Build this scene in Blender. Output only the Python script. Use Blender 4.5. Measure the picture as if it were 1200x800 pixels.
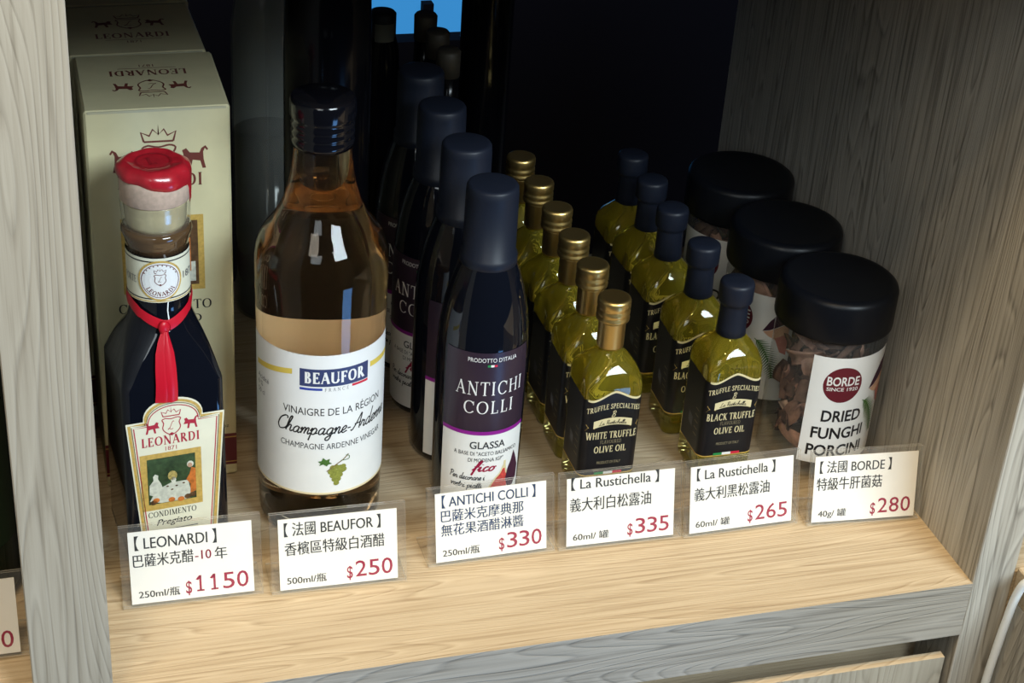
import bpy, math, random
from mathutils import Vector, Matrix
from mathutils.geometry import tessellate_polygon

# ------------------------------------------------------------------ camera, light, exposure
SC = bpy.context.scene
COL = SC.collection
for o in list(bpy.data.objects):
    bpy.data.objects.remove(o)
R = math.radians
SC.view_settings.view_transform = 'Standard'
SC.view_settings.look = 'None'
SC.view_settings.gamma = 1.0
SC.view_settings.use_curve_mapping = False
SC.view_settings.exposure = 0.0
SC.cycles.max_bounces = 14
SC.cycles.transmission_bounces = 12
SC.cycles.transparent_max_bounces = 24
SC.cycles.sample_clamp_indirect = 6.0
SC.cycles.blur_glossy = 0.6

PITCH, YAW, ROLL = 0.53390314, 0.31608282, 0.07534939
CAM = Vector((0.04087, -0.67284716, 0.61153255))
fwd = Vector((math.sin(YAW) * math.cos(PITCH), math.cos(YAW) * math.cos(PITCH), -math.sin(PITCH)))
rt = Vector((math.cos(YAW), -math.sin(YAW), 0))
up = rt.cross(fwd)
rt2 = rt * math.cos(ROLL) + up * math.sin(ROLL)
up2 = -rt * math.sin(ROLL) + up * math.cos(ROLL)
cd = bpy.data.cameras.new('camera')
cam = bpy.data.objects.new('camera', cd)
COL.objects.link(cam)
M = Matrix((rt2, up2, -fwd)).transposed().to_4x4()
M.translation = CAM
cam.matrix_world = M
cd.sensor_width = 36.0
cd.lens = 2015.79 / 1200 * 36
cd.clip_start = 0.02
SC.camera = cam

w = bpy.data.worlds.new('World')
SC.world = w
w.use_nodes = True
w.node_tree.nodes['Background'].inputs[0].default_value = (0.50, 0.62, 0.80, 1)
w.node_tree.nodes['Background'].inputs[1].default_value = 0.02


def area_light(name, loc, target, sx, sy, energy, color, spread=180):
    l = bpy.data.lights.new(name, 'AREA')
    l.shape = 'RECTANGLE'
    l.size, l.size_y = sx, sy
    l.energy = energy
    l.color = color
    l.spread = R(spread)
    o = bpy.data.objects.new(name, l)
    COL.objects.link(o)
    o.location = loc
    d = Vector(target) - Vector(loc)
    o.rotation_euler = d.to_track_quat('-Z', 'Y').to_euler()
    return o


# warm ceiling lamp over the aisle, daylight window of the shop front, and the low blue glow across the aisle
for lx, ly, le in ((-0.45, -0.55, 5.0), (-0.10, -0.42, 6.5), (0.20, -0.36, 7.0), (0.50, -0.42, 6.5), (0.05, -0.85, 6.0)):
    area_light('ceiling_spot', (lx, ly, 1.75), (0.28, 0.05, 0.0), 0.10, 0.10, le * 1.0, (1.0, 0.74, 0.42))
area_light('window_and_fill', (1.25, -2.0, 1.72), (0.3, 0.1, 0.1), 1.1, 0.9, 94, (0.80, 0.93, 1.0))
area_light('front_left_fill', (-0.55, -1.25, 1.50), (0.35, 0.06, 0.05), 0.55, 0.45, 5.0, (1.0, 0.90, 0.74))  # added warm fill, brightens the rightmost card and the jars
area_light('window_and_fill', (-0.75, -2.35, 1.62), (0.3, 0.1, 0.1), 0.9, 0.9, 12, (0.88, 0.97, 1.0))  # added weak cool fill from the front left, for the shaded price cards
area_light('aisle_freezer_glow', (1.00, -1.00, -0.66), (0.33, 0.12, 0.1), 0.46, 0.40, 5.0, (0.18, 0.46, 1.0))


# ------------------------------------------------------------------ materials
MATS = {}


def mat(name, color=(0.5, 0.5, 0.5), rough=0.5, metal=0.0, trans=0.0, ior=1.45, coat=0.0, spec=0.5, emit=None, estr=0, noise=0.0, nscale=200):
    if name in MATS:
        return MATS[name]
    m = bpy.data.materials.new(name)
    m.use_nodes = True
    nt = m.node_tree
    b = nt.nodes['Principled BSDF']
    b.inputs['Base Color'].default_value = (*color, 1)
    b.inputs['Roughness'].default_value = rough
    b.inputs['Metallic'].default_value = metal
    b.inputs['Transmission Weight'].default_value = trans
    b.inputs['IOR'].default_value = ior
    b.inputs['Coat Weight'].default_value = coat
    b.inputs['Specular IOR Level'].default_value = spec
    if emit:
        b.inputs['Emission Color'].default_value = (*emit, 1)
        b.inputs['Emission Strength'].default_value = estr
    if noise:
        tc = nt.nodes.new('ShaderNodeTexCoord')
        n = nt.nodes.new('ShaderNodeTexNoise')
        n.inputs['Scale'].default_value = nscale
        n.inputs['Detail'].default_value = 4
        r = nt.nodes.new('ShaderNodeValToRGB')
        r.color_ramp.elements[0].position = 0.3
        r.color_ramp.elements[1].position = 0.7
        r.color_ramp.elements[0].color = (*[c * (1 - noise) for c in color], 1)
        r.color_ramp.elements[1].color = (*[min(1, c * (1 + noise)) for c in color], 1)
        nt.links.new(tc.outputs['Object'], n.inputs['Vector'])
        nt.links.new(n.outputs['Fac'], r.inputs['Fac'])
        nt.links.new(r.outputs['Color'], b.inputs['Base Color'])
    MATS[name] = m
    return m


def thin_clear(name, tint=(1, 1, 1), haze=0.0, hcol=(0.9, 0.93, 0.95), rough=0.03, refl=1.0):
    """clear sheet plastic / thin glass: see-through with a Fresnel gloss and a little haze"""
    m = bpy.data.materials.new(name)
    m.use_nodes = True
    nt = m.node_tree
    nt.nodes.clear()
    out = nt.nodes.new('ShaderNodeOutputMaterial')
    tr = nt.nodes.new('ShaderNodeBsdfTransparent')
    tr.inputs[0].default_value = (*tint, 1)
    df = nt.nodes.new('ShaderNodeBsdfDiffuse')
    df.inputs[0].default_value = (*hcol, 1)
    gl = nt.nodes.new('ShaderNodeBsdfGlossy')
    gl.inputs['Roughness'].default_value = rough
    fr = nt.nodes.new('ShaderNodeFresnel')
    fr.inputs['IOR'].default_value = 1.45
    mu = nt.nodes.new('ShaderNodeMath')
    mu.operation = 'MULTIPLY'
    mu.inputs[1].default_value = refl
    m1 = nt.nodes.new('ShaderNodeMixShader')
    m1.inputs[0].default_value = haze
    m2 = nt.nodes.new('ShaderNodeMixShader')
    L = nt.links.new
    L(tr.outputs[0], m1.inputs[1])
    L(df.outputs[0], m1.inputs[2])
    ge = nt.nodes.new('ShaderNodeNewGeometry')
    nb_ = nt.nodes.new('ShaderNodeMath')
    nb_.operation = 'SUBTRACT'
    nb_.inputs[0].default_value = 1.0
    L(ge.outputs['Backfacing'], nb_.inputs[1])
    mu0 = nt.nodes.new('ShaderNodeMath')
    mu0.operation = 'MULTIPLY'
    L(fr.outputs[0], mu0.inputs[0])
    L(nb_.outputs[0], mu0.inputs[1])
    L(mu0.outputs[0], mu.inputs[0])
    L(mu.outputs[0], m2.inputs[0])
    L(m1.outputs[0], m2.inputs[1])
    L(gl.outputs[0], m2.inputs[2])
    L(m2.outputs[0], out.inputs[0])
    return m


def liquid_glass(name, color, body=0.2, bcol=(0.5, 0.4, 0.05), ior=1.46, rough=0.0, absorb=None, dens=0.0):
    """glass full of oil or vinegar: refracting, with a little body of its own"""
    m = bpy.data.materials.new(name)
    m.use_nodes = True
    nt = m.node_tree
    nt.nodes.clear()
    out = nt.nodes.new('ShaderNodeOutputMaterial')
    g = nt.nodes.new('ShaderNodeBsdfPrincipled')
    g.inputs['Base Color'].default_value = (*color, 1)
    g.inputs['Roughness'].default_value = rough
    g.inputs['Transmission Weight'].default_value = 1.0
    g.inputs['IOR'].default_value = ior
    d = nt.nodes.new('ShaderNodeBsdfPrincipled')
    d.inputs['Base Color'].default_value = (*bcol, 1)
    d.inputs['Roughness'].default_value = 0.04
    mx = nt.nodes.new('ShaderNodeMixShader')
    mx.inputs[0].default_value = body
    nt.links.new(g.outputs[0], mx.inputs[1])
    nt.links.new(d.outputs[0], mx.inputs[2])
    nt.links.new(mx.outputs[0], out.inputs[0])
    if absorb:
        va = nt.nodes.new('ShaderNodeVolumeAbsorption')
        va.inputs['Color'].default_value = (*absorb, 1)
        va.inputs['Density'].default_value = dens
        nt.links.new(va.outputs[0], out.inputs['Volume'])
    return m


def wood(name, axis, base, dark, light, seed=0.0, fine=260.0, rings=26.0, ridge=0.5, con=1.0):
    """oak laminate with grain running along axis (0 x, 1 y, 2 z)"""
    m = bpy.data.materials.new(name)
    m.use_nodes = True
    nt = m.node_tree
    L = nt.links.new
    b = nt.nodes['Principled BSDF']
    b.inputs['Roughness'].default_value = 0.55
    b.inputs['Specular IOR Level'].default_value = 0.35
    tc = nt.nodes.new('ShaderNodeTexCoord')

    def noise(along, across, detail, dist=0.0):
        mp = nt.nodes.new('ShaderNodeMapping')
        s = [across] * 3
        s[axis] = along
        mp.inputs['Scale'].default_value = s
        mp.inputs['Location'].default_value = (seed, seed * 1.7, seed * 0.6)
        L(tc.outputs['Object'], mp.inputs['Vector'])
        n = nt.nodes.new('ShaderNodeTexNoise')
        n.inputs['Scale'].default_value = 1.0
        n.inputs['Detail'].default_value = detail
        n.inputs['Distortion'].default_value = dist
        L(mp.outputs['Vector'], n.inputs['Vector'])
        return n.outputs['Fac']

    def math_(op, a, bb=None):
        n = nt.nodes.new('ShaderNodeMath')
        n.operation = op
        for i, v in enumerate((a, bb)):
            if v is None:
                continue
            if isinstance(v, (int, float)):
                n.inputs[i].default_value = v
            else:
                L(v, n.inputs[i])
        return n.outputs[0]

    def ramp(fac, stops):
        r = nt.nodes.new('ShaderNodeValToRGB')
        e = r.color_ramp.elements
        while len(e) < len(stops):
            e.new(0.5)
        for q, (p, c) in zip(e, stops):
            q.position = p
            q.color = (*c, 1)
        L(fac, r.inputs['Fac'])
        return r.outputs['Color']

    def mix(a, bb, fac, typ='MIX'):
        n = nt.nodes.new('ShaderNodeMix')
        n.data_type = 'RGBA'
        n.blend_type = typ
        if isinstance(fac, (int, float)):
            n.inputs[0].default_value = fac
        else:
            L(fac, n.inputs[0])
        L(a, n.inputs[6])
        if isinstance(bb, tuple):
            n.inputs[7].default_value = (*bb, 1)
        else:
            L(bb, n.inputs[7])
        return n.outputs[2]

    warp = noise(1.1, 13.0, 2.0, 0.15)                  # slow contour field: its level lines are the cathedral grain
    ring = math_('FRACT', math_('MULTIPLY', warp, rings))
    rl = ramp(ring, [(0.0, (1, 1, 1)), (0.16, (0.15, 0.15, 0.15)), (0.40, (0, 0, 0)), (0.90, (0, 0, 0)), (1.0, (1, 1, 1))])
    rh = ramp(ring, [(0.62, (0, 0, 0)), (0.84, (1, 1, 1)), (0.92, (0, 0, 0))])
    streak = noise(9.0, fine, 6.0)
    broad = noise(1.2, 30.0, 4.0, 0.3)
    c0 = ramp(broad, [(0.3, tuple(x * 0.94 for x in base)), (0.7, tuple(min(1, x * 1.05) for x in base))])
    c1 = mix(c0, dark, math_('MULTIPLY', rl, 0.55 * con))
    c1 = mix(c1, light, math_('MULTIPLY', rh, 0.45 * con))
    sl = ramp(streak, [(0.40, (0, 0, 0)), (0.62, (1, 1, 1))])
    c2 = mix(c1, light, math_('MULTIPLY', sl, 0.45 * con))
    sd = ramp(streak, [(0.33, (1, 1, 1)), (0.45, (0, 0, 0))])
    c3 = mix(c2, dark, math_('MULTIPLY', sd, 0.5 * con))
    # an occasional knot
    L(c3, b.inputs['Base Color'])
    bp = nt.nodes.new('ShaderNodeBump')
    bp.inputs['Strength'].default_value = ridge
    bp.inputs['Distance'].default_value = 0.0006
    hgt = math_('ADD', math_('MULTIPLY', streak, 0.8), math_('MULTIPLY', rl, -0.5))
    L(hgt, bp.inputs['Height'])
    L(bp.outputs['Normal'], b.inputs['Normal'])
    return m


OAK = ((0.43, 0.338, 0.222), (0.29, 0.212, 0.128), (0.58, 0.485, 0.345))
W_SHELF = wood('oak_laminate_shelf', 0, *OAK, seed=3.1, fine=420, rings=90)
W_EDGE = wood('oak_laminate_edge', 0, (0.285, 0.268, 0.235), (0.16, 0.148, 0.128), (0.38, 0.362, 0.325), seed=8.4, fine=520, rings=80, con=1.2)
W_PANEL = wood('oak_laminate_panel', 2, (0.35, 0.335, 0.295), (0.16, 0.150, 0.130), (0.50, 0.485, 0.44), seed=5.5, fine=330, rings=70, con=1.35)
W_POST = wood('oak_laminate_post', 2, (0.325, 0.297, 0.240), (0.19, 0.168, 0.13), (0.41, 0.383, 0.32), seed=1.2, fine=330, rings=62)
CREAM = mat('cream_card', (0.66, 0.60, 0.37), 0.5, noise=0.04, nscale=60)
CREAMDK = mat('cream_card_fold', (0.50, 0.47, 0.33), 0.6)
MAROON = mat('maroon_print', (0.13, 0.012, 0.022), 0.45)
GOLDP = mat('gold_print', (0.55, 0.36, 0.09), 0.4, noise=0.15, nscale=500)
BROWNP = mat('red_brown_print', (0.16, 0.04, 0.03), 0.5)
REDP = mat('red_print', (0.42, 0.02, 0.045), 0.5)
BLACKP = mat('black_print', (0.012, 0.012, 0.014), 0.5)
GREYP = mat('grey_print', (0.12, 0.12, 0.13), 0.5)
WHITEP = mat('white_paper', (0.82, 0.82, 0.80), 0.5, noise=0.02, nscale=80)
LABELC = mat('cream_label', (0.78, 0.75, 0.58), 0.5, noise=0.03, nscale=120)
NAVYP = mat('navy_print', (0.035, 0.05, 0.14), 0.45)
BLUEP = mat('blue_print', (0.03, 0.06, 0.36), 0.45)
REDFLAG = mat('flag_red_print', (0.60, 0.02, 0.05), 0.45)
GREENFLAG = mat('flag_green_print', (0.02, 0.25, 0.07), 0.45)
YELLOWP = mat('yellow_print', (0.75, 0.56, 0.10), 0.45)
LEAFP = mat('leaf_green_print', (0.06, 0.15, 0.03), 0.5, noise=0.3, nscale=700)
GRAPEP = mat('grape_green_print', (0.25, 0.27, 0.05), 0.5, noise=0.25, nscale=900)
STEMP = mat('stem_brown_print', (0.22, 0.15, 0.06), 0.5)
CRIMSON = mat('crimson_print', (0.30, 0.004, 0.045), 0.5)
INK = mat('charcoal_ink', (0.028, 0.032, 0.040), 0.5)
INKBLUE = mat('blue_ink', (0.020, 0.055, 0.16), 0.5)
DARKLBL = mat('dark_purple_label', (0.030, 0.018, 0.032), 0.35)
MAGENTA = mat('magenta_print', (0.26, 0.012, 0.26), 0.4)
FIGRED = mat('fig_flesh_print', (0.55, 0.06, 0.05), 0.5, noise=0.4, nscale=900)
FIGDARK = mat('fig_skin_print', (0.05, 0.012, 0.035), 0.5)
PEACH = mat('peach_print', (0.70, 0.42, 0.27), 0.5)
BLACKLBL = mat('black_label', (0.008, 0.008, 0.010), 0.35)
CREAMP = mat('pale_gold_print', (0.72, 0.62, 0.36), 0.4)
PGREEN = mat('picture_green', (0.035, 0.065, 0.025), 0.5, noise=0.5, nscale=300)
PWHITE = mat('picture_white', (0.60, 0.60, 0.50), 0.5, noise=0.2, nscale=400)
PORANGE = mat('picture_orange', (0.55, 0.16, 0.03), 0.5, noise=0.3, nscale=400)
PBROWN = mat('picture_brown', (0.10, 0.05, 0.02), 0.5, noise=0.4, nscale=400)
DARKGLASS = mat('dark_vinegar_glass', (0.004, 0.005, 0.009), 0.04, ior=1.5, spec=0.5)
BLACKGLASS = mat('black_glass', (0.002, 0.002, 0.003), 0.16, spec=0.2)
GREENGLASS = mat('green_bottle_glass', (0.010, 0.022, 0.008), 0.06, ior=1.5)
MATTEBLACK = mat('matt_black_plastic', (0.004, 0.005, 0.008), 0.38, spec=0.3)
NAVYCAP = mat('blue_black_capsule', (0.009, 0.012, 0.022), 0.45, spec=0.35)
BLACKCAP = mat('black_metal_cap', (0.004, 0.004, 0.006), 0.12, spec=0.5)
GOLDCAP = mat('gold_metal', (0.78, 0.55, 0.20), 0.36, metal=1.0)
WAX = mat('red_sealing_wax', (0.42, 0.012, 0.022), 0.28, coat=0.4, noise=0.15, nscale=180)
CORKWOOD = mat('pale_cork_wood', (0.58, 0.42, 0.32), 0.7, noise=0.12, nscale=350)
CORKPALE = mat('cork_behind_glass', (0.50, 0.42, 0.24), 0.25, noise=0.12, nscale=150, coat=0.8)
RIBBON = mat('red_satin_ribbon', (0.55, 0.006, 0.022), 0.35)
LIPGLASS = mat('brown_tinted_glass', (0.10, 0.055, 0.025), 0.05, coat=0.5)
AMBER = liquid_glass('amber_vinegar_in_glass', (0.985, 0.95, 0.90), 0.012, (0.42, 0.27, 0.12), 1.37, 0.0, (0.90, 0.63, 0.20), 10)
OIL = liquid_glass('olive_oil_in_glass', (0.99, 0.97, 0.72), 0.10, (0.80, 0.66, 0.06), 1.46, 0.0, (0.94, 0.86, 0.12), 20)
CLEARGLASS = thin_clear('clear_jar_plastic', (0.93, 0.93, 0.92), 0.03)
ACRYLIC = thin_clear('clear_acrylic', (0.99, 0.99, 0.985), 0.015, (0.9, 0.92, 0.92))
ACRYLEDGE = thin_clear('acrylic_edge', (0.95, 0.95, 0.94), 0.30, (0.85, 0.85, 0.82), 0.1, 2.0)  # bright edge lines of the sheets imitated by a whitish haze colour
MUSH = [mat('dried_mushroom_%s' % n, c, 0.75, noise=0.35, nscale=160) for n, c in
        (('brown', (0.34, 0.19, 0.13)), ('tan', (0.60, 0.40, 0.29)), ('dark', (0.15, 0.085, 0.06)), ('rosy', (0.52, 0.29, 0.21)))]
CABLEW = mat('white_cable_sheath', (0.80, 0.86, 0.90), 0.4)
DARKROOM = mat('dark_room_navy', (0.0015, 0.002, 0.006), 0.8, spec=0.1)  # near-black: darkness of the unlit room put into the colour
FLOORM = mat('dark_floor_tile', (0.05, 0.05, 0.055), 0.5, noise=0.2, nscale=6)


# ------------------------------------------------------------------ mesh helpers
class MB:
    def __init__(s):
        s.v, s.f, s.m, s.s, s.mats = [], [], [], [], []

    def mi(s, m):
        if m not in s.mats:
            s.mats.append(m)
        return s.mats.index(m)

    def add(s, vs, fs, m, smooth=False):
        b = len(s.v)
        s.v += [tuple(x) for x in vs]
        i = s.mi(m)
        for f in fs:
            s.f.append([b + k for k in f])
            s.m.append(i)
            s.s.append(smooth)

    def box(s, x0, x1, y0, y1, z0, z1, m, bev=0.0, xf=None, mats=None):
        """box with (optional) chamfered edges; mats: {face: material} with faces -x +x -y +y -z +z"""
        fn = (lambda p: p) if xf is None else xf
        b = min(bev, (x1 - x0) / 2.01, (y1 - y0) / 2.01, (z1 - z0) / 2.01)
        if b <= 0:
            c = [(x, y, z) for x in (x0, x1) for y in (y0, y1) for z in (z0, z1)]
            F = {'-x': (0, 1, 3, 2), '+x': (4, 6, 7, 5), '-y': (0, 4, 5, 1), '+y': (2, 3, 7, 6), '-z': (0, 2, 6, 4), '+z': (1, 5, 7, 3)}
            for k, f in F.items():
                s.add([fn(c[i]) for i in f], [(0, 1, 2, 3)], (mats or {}).get(k, m))
            return
        X, Y, Z = (x0, x1), (y0, y1), (z0, z1)
        vs, idx = [], {}
        for i in (0, 1):
            for j in (0, 1):
                for k in (0, 1):
                    sx, sy, sz = (b if i == 0 else -b), (b if j == 0 else -b), (b if k == 0 else -b)
                    for ax, p in (('x', (X[i], Y[j] + sy, Z[k] + sz)), ('y', (X[i] + sx, Y[j], Z[k] + sz)), ('z', (X[i] + sx, Y[j] + sy, Z[k]))):
                        idx[(i, j, k, ax)] = len(vs)
                        vs.append(fn(p))
        fs = []
        for i in (0, 1):
            q = [(i, 0, 0), (i, 0, 1), (i, 1, 1), (i, 1, 0)]
            fs.append([idx[(*t, 'x')] for t in (q if i == 0 else q[::-1])])
            q = [(0, i, 0), (1, i, 0), (1, i, 1), (0, i, 1)]
            fs.append([idx[(*t, 'y')] for t in (q if i == 0 else q[::-1])])
            q = [(0, 0, i), (0, 1, i), (1, 1, i), (1, 0, i)]
            fs.append([idx[(*t, 'z')] for t in (q if i == 0 else q[::-1])])
        for a in (0, 1):
            for c in (0, 1):
                fs.append([idx[(a, c, 0, 'x')], idx[(a, c, 1, 'x')], idx[(a, c, 1, 'y')], idx[(a, c, 0, 'y')]])
                fs.append([idx[(a, 0, c, 'x')], idx[(a, 1, c, 'x')], idx[(a, 1, c, 'z')], idx[(a, 0, c, 'z')]])
                fs.append([idx[(0, a, c, 'y')], idx[(1, a, c, 'y')], idx[(1, a, c, 'z')], idx[(0, a, c, 'z')]])
                for e in (0, 1):
                    fs.append([idx[(a, c, e, 'x')], idx[(a, c, e, 'y')], idx[(a, c, e, 'z')]])
        s.add(vs, fs, m)

    def lathe(s, prof, m, n=48, caps=(True, True), smooth=True, cx=0, cy=0, flute=None):
        vs, fs = [], []
        for z, r in prof:
            for k in range(n):
                rr = r + (flute(z, k) if flute else 0)
                a = 2 * math.pi * k / n
                vs.append((cx + rr * math.cos(a), cy + rr * math.sin(a), z))
        for i in range(len(prof) - 1):
            for k in range(n):
                fs.append((i * n + k, i * n + (k + 1) % n, (i + 1) * n + (k + 1) % n, (i + 1) * n + k))
        if caps[0]:
            fs.append(tuple(range(n))[::-1])
        if caps[1]:
            fs.append(tuple((len(prof) - 1) * n + k for k in range(n)))
        s.add(vs, fs, m, smooth)

    def loft(s, secs, m, per=8, smooth=True):
        """rounded-square sections (z, half, corner radius)"""
        vs, fs = [], []
        n = per * 4
        for z, h, c in secs:
            c = min(c, h)
            for q in range(4):
                cx = (h - c) * (1 if q in (0, 3) else -1)
                cy = (h - c) * (1 if q in (0, 1) else -1)
                for k in range(per):
                    a = math.pi / 2 * (q + k / (per - 1))
                    vs.append((cx + c * math.cos(a), cy + c * math.sin(a), z))
        for i in range(len(secs) - 1):
            for k in range(n):
                fs.append((i * n + k, i * n + (k + 1) % n, (i + 1) * n + (k + 1) % n, (i + 1) * n + k))
        fs.append(tuple(range(n))[::-1])
        fs.append(tuple((len(secs) - 1) * n + k for k in range(n)))
        s.add(vs, fs, m, smooth)

    def tube(s, pts, r, m, n=10):
        pts = [Vector(p) for p in pts]
        vs, fs = [], []
        for i, p in enumerate(pts):
            t = (pts[min(i + 1, len(pts) - 1)] - pts[max(i - 1, 0)]).normalized()
            a = t.cross(Vector((0, 0, 1)))
            if a.length < 1e-4:
                a = t.cross(Vector((0, 1, 0)))
            a.normalize()
            b = t.cross(a)
            for k in range(n):
                q = 2 * math.pi * k / n
                vs.append(p + (a * math.cos(q) + b * math.sin(q)) * r)
        for i in range(len(pts) - 1):
            for k in range(n):
                fs.append((i * n + k, i * n + (k + 1) % n, (i + 1) * n + (k + 1) % n, (i + 1) * n + k))
        fs.append(tuple(range(n)))
        fs.append(tuple((len(pts) - 1) * n + k for k in range(n)))
        s.add(vs, fs, m, True)

    # ---- flat print laid on a surface through a map (u, v, lift) -> 3D
    def strip(s, mp, u0, u1, lo, hi, m, lift=0.0, n=24, rows=1):
        """sheet between v = lo(u) and v = hi(u)"""
        lo_ = lo if callable(lo) else (lambda u: lo)
        hi_ = hi if callable(hi) else (lambda u: hi)
        vs, fs = [], []
        for i in range(n + 1):
            u = u0 + (u1 - u0) * i / n
            for j in range(rows + 1):
                vs.append(mp(u, lo_(u) + (hi_(u) - lo_(u)) * j / rows, lift))
        q = rows + 1
        for i in range(n):
            for j in range(rows):
                fs.append((i * q + j, (i + 1) * q + j, (i + 1) * q + j + 1, i * q + j + 1))
        s.add(vs, fs, m, True)

    def poly(s, mp, pts, m, lift=0.0):
        tr = tessellate_polygon([[Vector((x, y, 0)) for x, y in pts]])
        if not getattr(mp, 'curved', False):
            s.add([mp(x, y, lift) for x, y in pts], [tuple(t) for t in tr], m)
            return
        out = []

        def cut(a, b_, c, d):
            if d == 0 or max(abs(a[0] - b_[0]), abs(b_[0] - c[0]), abs(c[0] - a[0])) < .0016:
                out.append((a, b_, c))
                return
            ab, bc, ca = [((p[0] + q[0]) / 2, (p[1] + q[1]) / 2) for p, q in ((a, b_), (b_, c), (c, a))]
            for t in ((a, ab, ca), (ab, b_, bc), (ca, bc, c), (ab, bc, ca)):
                cut(*t, d - 1)
        for t in tr:
            cut(*[pts[k] for k in t], 4)
        vs = [mp(p[0], p[1], lift) for t in out for p in t]
        s.add(vs, [(3 * k, 3 * k + 1, 3 * k + 2) for k in range(len(out))], m)

    def disc(s, mp, u, v, ru, rv, m, lift=0.0, n=24):
        rings = 4 if max(ru, rv) > .004 else 1
        vs, fs = [mp(u, v, lift)], []
        for q in range(1, rings + 1):
            for k in range(n):
                a = 2 * math.pi * k / n
                vs.append(mp(u + ru * q / rings * math.cos(a), v + rv * q / rings * math.sin(a), lift))
        for k in range(n):
            fs.append((0, 1 + k, 1 + (k + 1) % n))
            for q in range(rings - 1):
                fs.append((1 + q * n + k, 1 + q * n + (k + 1) % n, 1 + (q + 1) * n + (k + 1) % n, 1 + (q + 1) * n + k))
        s.add(vs, fs, m)

    def ringp(s, mp, u, v, ru, rv, wd, m, lift=0.0, n=28):
        vs, fs = [], []
        for k in range(n):
            a = 2 * math.pi * k / n
            vs.append(mp(u + ru * math.cos(a), v + rv * math.sin(a), lift))
            vs.append(mp(u + (ru - wd) * math.cos(a), v + (rv - wd) * math.sin(a), lift))
        for k in range(n):
            q = (k + 1) % n
            fs.append((2 * k, 2 * q, 2 * q + 1, 2 * k + 1))
        s.add(vs, fs, m)

    def line(s, mp, pts, wd, m, lift=0.0):
        vs, fs = ribbon(pts, wd)
        s.add([mp(x, y, lift) for x, y in vs], fs, m)

    def glyphs(s, mp, shape, m, u, v, h=None, width=None, align='l', lift=0.0, warp=None):
        """place a lettering shape (verts, faces, natural width; cap height 1)"""
        vs, fs, wn = shape
        sy = h
        sx = h if width is None else width / wn
        ox = u - (sx * wn * (0.5 if align == 'c' else 1.0 if align == 'r' else 0.0))
        out = []
        for x, y in vs:
            X, Y = ox + x * sx, v + y * sy
            if warp:
                X, Y = warp(X, Y)
            out.append(mp(X, Y, lift))
        s.add(out, fs, m)

    def build(s, name, parent=None, loc=None, rz=0.0):
        me = bpy.data.meshes.new(name)
        me.from_pydata(s.v, [], s.f)
        for m in s.mats:
            me.materials.append(m)
        me.polygons.foreach_set('material_index', s.m)
        me.polygons.foreach_set('use_smooth', s.s)
        me.update()
        o = bpy.data.objects.new(name, me)
        COL.objects.link(o)
        if parent is not None:
            o.parent = parent
        if loc is not None:
            o.location = loc
        o.rotation_euler.z = rz
        return o


def catmull(pts, k=6):
    if len(pts) < 3:
        return list(pts)
    P = [pts[0]] + list(pts) + [pts[-1]]
    out = []
    for i in range(1, len(P) - 2):
        p0, p1, p2, p3 = P[i - 1], P[i], P[i + 1], P[i + 2]
        for j in range(k):
            t = j / k
            out.append(tuple(0.5 * ((2 * b) + (-a + c) * t + (2 * a - 5 * b + 4 * c - d) * t * t + (-a + 3 * b - 3 * c + d) * t ** 3)
                             for a, b, c, d in zip(p0, p1, p2, p3)))
    out.append(tuple(pts[-1]))
    return out


def ribbon(pts, wd):
    """2D stroke; wd a number or a function of the index fraction"""
    vs, fs = [], []
    n = len(pts)
    for i, p in enumerate(pts):
        a, b = pts[max(i - 1, 0)], pts[min(i + 1, n - 1)]
        dx, dy = b[0] - a[0], b[1] - a[1]
        l = math.hypot(dx, dy) or 1
        ww = (wd(i / (n - 1)) if callable(wd) else wd) / 2
        vs += [(p[0] - dy / l * ww, p[1] + dx / l * ww), (p[0] + dy / l * ww, p[1] - dx / l * ww)]
    for i in range(n - 1):
        fs.append((2 * i, 2 * i + 1, 2 * i + 3, 2 * i + 2))
    return vs, fs


# ---- lettering: sans (built-in font, also the Chinese), roman capitals and a running hand drawn as strokes
_cache = {}


def sans(body, shear=0.0, bold=0.0, res=3):
    key = (body, shear, bold)
    if key in _cache:
        return _cache[key]
    c = bpy.data.curves.new('lettering', 'FONT')
    c.body = body
    c.size = 1.0
    c.shear = shear
    c.offset = bold
    c.resolution_u = res
    o = bpy.data.objects.new('lettering', c)
    me = bpy.data.meshes.new_from_object(o)
    k = 1 / 0.69
    vs = [(v.co.x * k, v.co.y * k) for v in me.vertices]
    fs = [tuple(p.vertices) for p in me.polygons]
    bpy.data.objects.remove(o)
    bpy.data.curves.remove(c)
    bpy.data.meshes.remove(me)
    x0 = min(v[0] for v in vs)
    x1 = max(v[0] for v in vs)
    r = ([(x - x0, y) for x, y in vs], fs, x1 - x0)
    _cache[key] = r
    return r


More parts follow.
